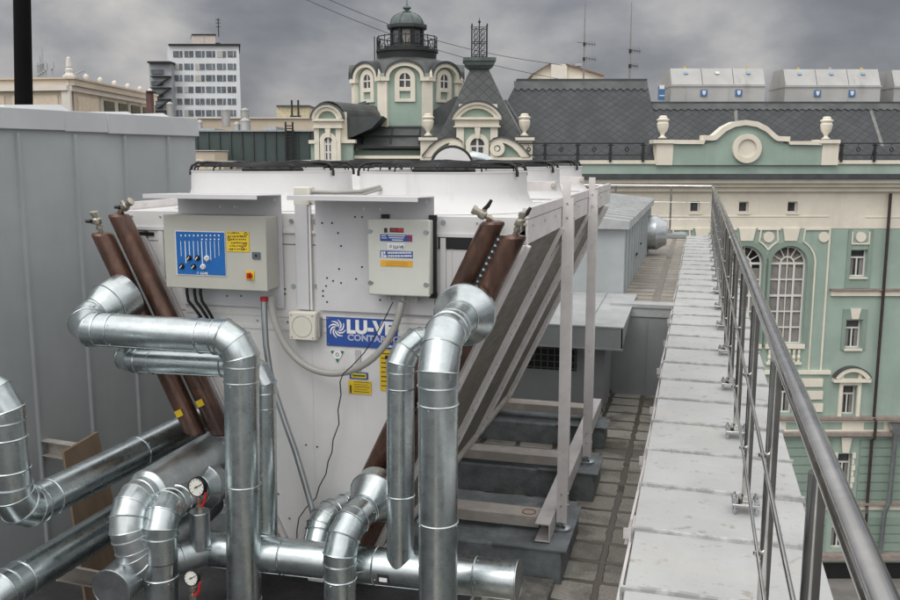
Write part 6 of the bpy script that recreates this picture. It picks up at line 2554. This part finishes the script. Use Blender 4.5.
b = B()
b.prism([CL, C0, C1, C1 + Vector((-20, 8, 0)), CL + Vector((-5, 30, 0))], (0, 0, ztop - .52))
for v in b.bm.verts:
    if v.co.z < .01:
        v.co.z = GZ
b.build('wall', BEIGE, BZ)
b = B()
zc1 = ztop - .52
for (a, c) in ((CL, C0), (C0, C1)):
    seg(b, a, c, 0, 1.0, zc1, ztop - .12, .0, -.4)
    seg(b, a, c, -.01, 1.005, ztop - .12, ztop, .15, -.5)
b.build('parapet', BEIGE, BZ)
b = B()
for (a, c) in ((CL, C0), (C0, C1)):
    seg(b, a, c, 0, 1.008, zc1 - .34, zc1 - .02, .35, -.2)
seg(b, CL, C0, .955, 1.02, GZ, zc1 - .36, .2, 0)
for f in (.0, .30, .47, .635, .80, .985):
    seg(b, C0, C1, f, f + .045, GZ, zc1 - .36, .2, 0)
    seg(b, C0, C1, f + .0, f + .045, zc1, ztop - .13, .1, -.05)
b.build('pilaster', BEIGE_L, BZ)
for f0, f1 in ((.36, .46), (.53, .625), (.69, .79), (.855, .965)):
    b = B(); seg(b, C0, C1, f0 - .005, f1 + .005, zc1 - 7, zc1 - .62, .06, -.1); b.build('window', OLIVE, BZ)
b = B()
seg(b, CL, C0, .56, .915, zc1 - 6, zc1 - .62, .06, -.1); seg(b, CL, C0, .0, .50, zc1 - 6, zc1 - .62, .06, -.1)
seg(b, C0, C1, .07, .285, zc1 - 6, zc1 - .62, .06, -.1)
b.build('recessed_panel', mk('light_beige_panel', (.68, .58, .46), rough=.85, var=.05), BZ)
for f in (.17, .32, .485, .65, .815, .96):
    p = C0.lerp(C1, f)
    b = B()
    b.lathe((p.x, p.y + .15, ztop), [(.16, 0), (.16, .05), (.09, .09), (.08, .14), (.16, .19), (.19, .29), (.16, .38), (.07, .44), (.02, .48)], 12)
    b.build('ball_finial', BEIGE_L, BZ)
b = B()
p = C0 + Vector((0, .3, 0))
b.lathe((p.x, p.y, ztop), [(.42, 0), (.42, .12), (.28, .2), (.22, .3), (.26, .5), (.15, .6), (.2, .68), (.13, 1.25), (.02, 1.32)], 8)
b.build('obelisk_finial', BEIGE_L, BZ)
p = C0 + Vector((1.0, .6, 0))
b = B()
p = C0 + Vector((.2, .3, 0))
b.tube([(p.x, p.y, ztop + .22), (p.x + .3, p.y, ztop + .26), (p.x + .62, p.y, ztop + .4)], .04, 6)
b.obox((p.x + .7, p.y, ztop + .44), Vector((.12, 0, .04)), Vector((0, .06, 0)), Vector((-.02, 0, .06)))
b.build('street_camera', STAIRC, BZ)
AN = thing('antenna_cluster', 'small cluster of rooftop antennas on the beige building beside the black pole', 'antenna', (U(42, 75, 62), 62, ztop), local=True)
b = B()
for k, (px, h) in enumerate(((38.5, 1.1), (41, 1.6), (43.5, 2.1), (46, 1.2), (52.5, .8))):
    u_ = U(px, 75, 62)
    b.tube([(u_, 62, ztop - .1), (u_, 62, ztop + h)], .06, 5)
    b.box(u_ - .16, u_ + .16, 61.85, 62.0, ztop + .3 + .1 * k, ztop + .95 + .05 * k)
b.build('aerials', STAIRC, AN)

th = thing('smoke_stack', 'short red brown flue stack behind the end of the grey sheet wall', 'chimney', (U(149, 110, 40), 40, 0), local=True)
b = B(); pbx(b, 146.5, 151.3, 92, 125, 40, 40.4); b.build('flue', RUSTP, th)
b = B(); pbx(b, 146, 151.8, 90.6, 91.9, 39.9, 40.5); b.build('flue_cap', IRON, th)

# pale low building, drums and dark green sheet roof in the middle distance
LB = thing('low_building', 'long pale beige low building behind the dark green sheet roof', 'building', (U(280, 125, 75), 80, GZ), local=True)
b = B(); b.box(U(150, 125, 75), U(352, 125, 75), 75, 92, GZ, Z(118.5, 75)); b.build('wall', BEIGE, LB)
b = B(); pbx(b, 150, 352, 117.3, 118.4, 74.8, 92); b.build('roof_edge', BEIGE_L, LB)
b = B(); pbx(b, 277, 308.5, 107, 118, 78, 86); b.build('roof_cabin', mk('ochre_cabin', (.5, .44, .3), rough=.8), LB)
b = B(); pbx(b, 276.3, 309.3, 105, 106.9, 77.8, 86.2); b.build('cabin_roof', DARKROOF, LB)
b = B()
for px in (292, 298.5):
    b.tube([(U(px, 110, 77), 77, Z(117, 77)), (U(px, 110, 77), 77, Z(100, 77))], .09, 5)
for k in range(4):
    z = Z(116.5 - .6 * k, 77)
b.box(U(290, 115, 77), U(301, 115, 77), 76.9, 77.1, Z(117, 77), Z(115.5, 77))
b.build('cabin_ladder', IRON, LB)
for i, (px, yb2, hw_, h, lab) in enumerate(((226, 119, 4.2, 9, 'zinc roof drum on the pale low building, first of the back pair'), (245, 119, 4.2, 9, 'zinc roof drum on the pale low building, second of the back pair nearer the dome'), (245.5, 130, 5.2, 9.5, 'larger zinc roof drum in front, standing at the dark green roof'), (237, 130, 3, 6, 'small zinc roof drum beside the larger front drum'), (170, 112, 3.2, 8, 'zinc roof drum at the foot of the white high-rise'), (200, 128, 2.6, 6, 'narrow grey roof drum left of the pale low building front'))):
    ww = 73 if yb2 < 125 else 62
    b = B()
    b.lathe((U(px, yb2, ww), ww, Z(yb2, ww)), [(hw_ / 900 * ww, -.6), (hw_ / 900 * ww, h / 900 * ww - .12), (hw_ / 900 * ww * 1.06, h / 900 * ww - .1), (hw_ / 900 * ww * 1.04, h / 900 * ww), (.05, h / 900 * ww + .15)], 20)
    th = thing('roof_drum', lab, 'roof vent', (U(px, yb2, ww), ww, Z(yb2, ww)), 'zinc drums on the low roofs', local=True)
    b.build('drum', ZINC, th)
wg2 = 54.0
GR = thing('green_roof_building', 'building with dark green standing seam sheet roof and black ladder behind the cooler', 'building', (U(250, 145, wg2), wg2 + 4, GZ), local=True)
b = B(); pbx(b, 150, 312.5, 131.5, 164, wg2, wg2 + 7); b.build('sheet_roof', GREENROOF, GR)
b = B()
for k in range(15):
    px = 152 + 11.2 * k
    pbx(b, px, px + .9, 131.5, 164, wg2 - .1, wg2 - .001)
b.build('roof_seams', DARKROOF, GR)
b = B(); pbx(b, 150, 313, 130.2, 131.4, wg2 - .2, wg2 + 7.2); pbx(b, 196, 215, 128.4, 130, wg2 + .5, wg2 + 3); pbx(b, 265, 276, 126.5, 130, wg2 + 2, wg2 + 5); b.build('roof_edge', GALV_DULL, GR)
b = B(); pbx(b, 150, 320, 164.5, 190, wg2 + .3, wg2 + 7); b.box(U(150, 180, wg2), U(312, 180, wg2), wg2 + .4, wg2 + 7, GZ, Z(185, wg2)); b.build('wall', BEIGE, GR)
b = B()
for px in (287, 294):
    b.tube([(U(px, 140, wg2), wg2 - .3, Z(162, wg2)), (U(px, 140, wg2), wg2 - .3, Z(122, wg2))], .06, 5)
for k in range(14):
    z = Z(161 - 2.7 * k, wg2)
    b.tube([(U(287, 140, wg2), wg2 - .3, z), (U(294, 140, wg2), wg2 - .3, z)], .045, 4)
b.build('ladder', IRON, GR)
wg3 = 50.0
th = thing('beige_annex', 'beige gable wall with a round ornament just right of the grey sheet wall end', 'building', (U(205, 170, wg3), wg3 + 2, GZ), local=True)
b = B(); poly(b, [(160, 200), (223.5, 200), (223.5, 162), (214.5, 162), (214.5, 152), (160, 151)], wg3, 3); b.box(U(160, 190, wg3), U(223, 190, wg3), wg3 + .05, wg3 + 2.9, GZ, Z(195, wg3)); b.build('wall', BEIGE, th)
b = B(); uu, zz = U(199, 167, wg3), Z(167, wg3); band(b, arc(uu, zz, .34, 0, 180, 14), arc(uu, zz, .42, 0, 180, 14), wg3 - .06, .07); b.build('ornament', BEIGE_L, th)
b = B(); pbx(b, 214, 224.3, 161, 161.9, wg3 - .1, wg3 + 3); pbx(b, 160, 215, 150.2, 150.9, wg3 - .1, wg3 + 3); b.build('coping', BEIGE_L, th)

# ---- round cowl on the upper roof behind the fans
th = thing('vent_cowl', 'white round ventilation cowl with black rim and bright duct behind the fans', 'vent', world(0, 11.6, 1.25))
c0 = world(U(452, 168, 11.4), 11.4, Z(168, 11.4))
b = B(); b.cyl(c0, c0 + FH * .35, .25, n=36); b.cyl(c0 + FH * .1 + Vector((0, 0, -.2)), c0 + FH * .1 + Vector((0, 0, -1.3)), .12, n=20); b.build('cowl', WHITE, th)
b = B(); b.ringtube(c0 + FH * .02, FH, .262, .022, 40, 8); b.build('rim', BLACK, th)
b = B()
q_ = c0 + FH * .3 + Vector((0, 0, .08)) + RIGHT * .15
b.tube([q_, q_ + RIGHT * .12 + Vector((0, 0, .06)), q_ + RIGHT * .26 + Vector((0, 0, .03)), q_ + RIGHT * .42 + Vector((0, 0, -.08)), q_ + RIGHT * .6 + Vector((0, 0, -.16))], .075, 16)
b.build('duct', GALV, th)
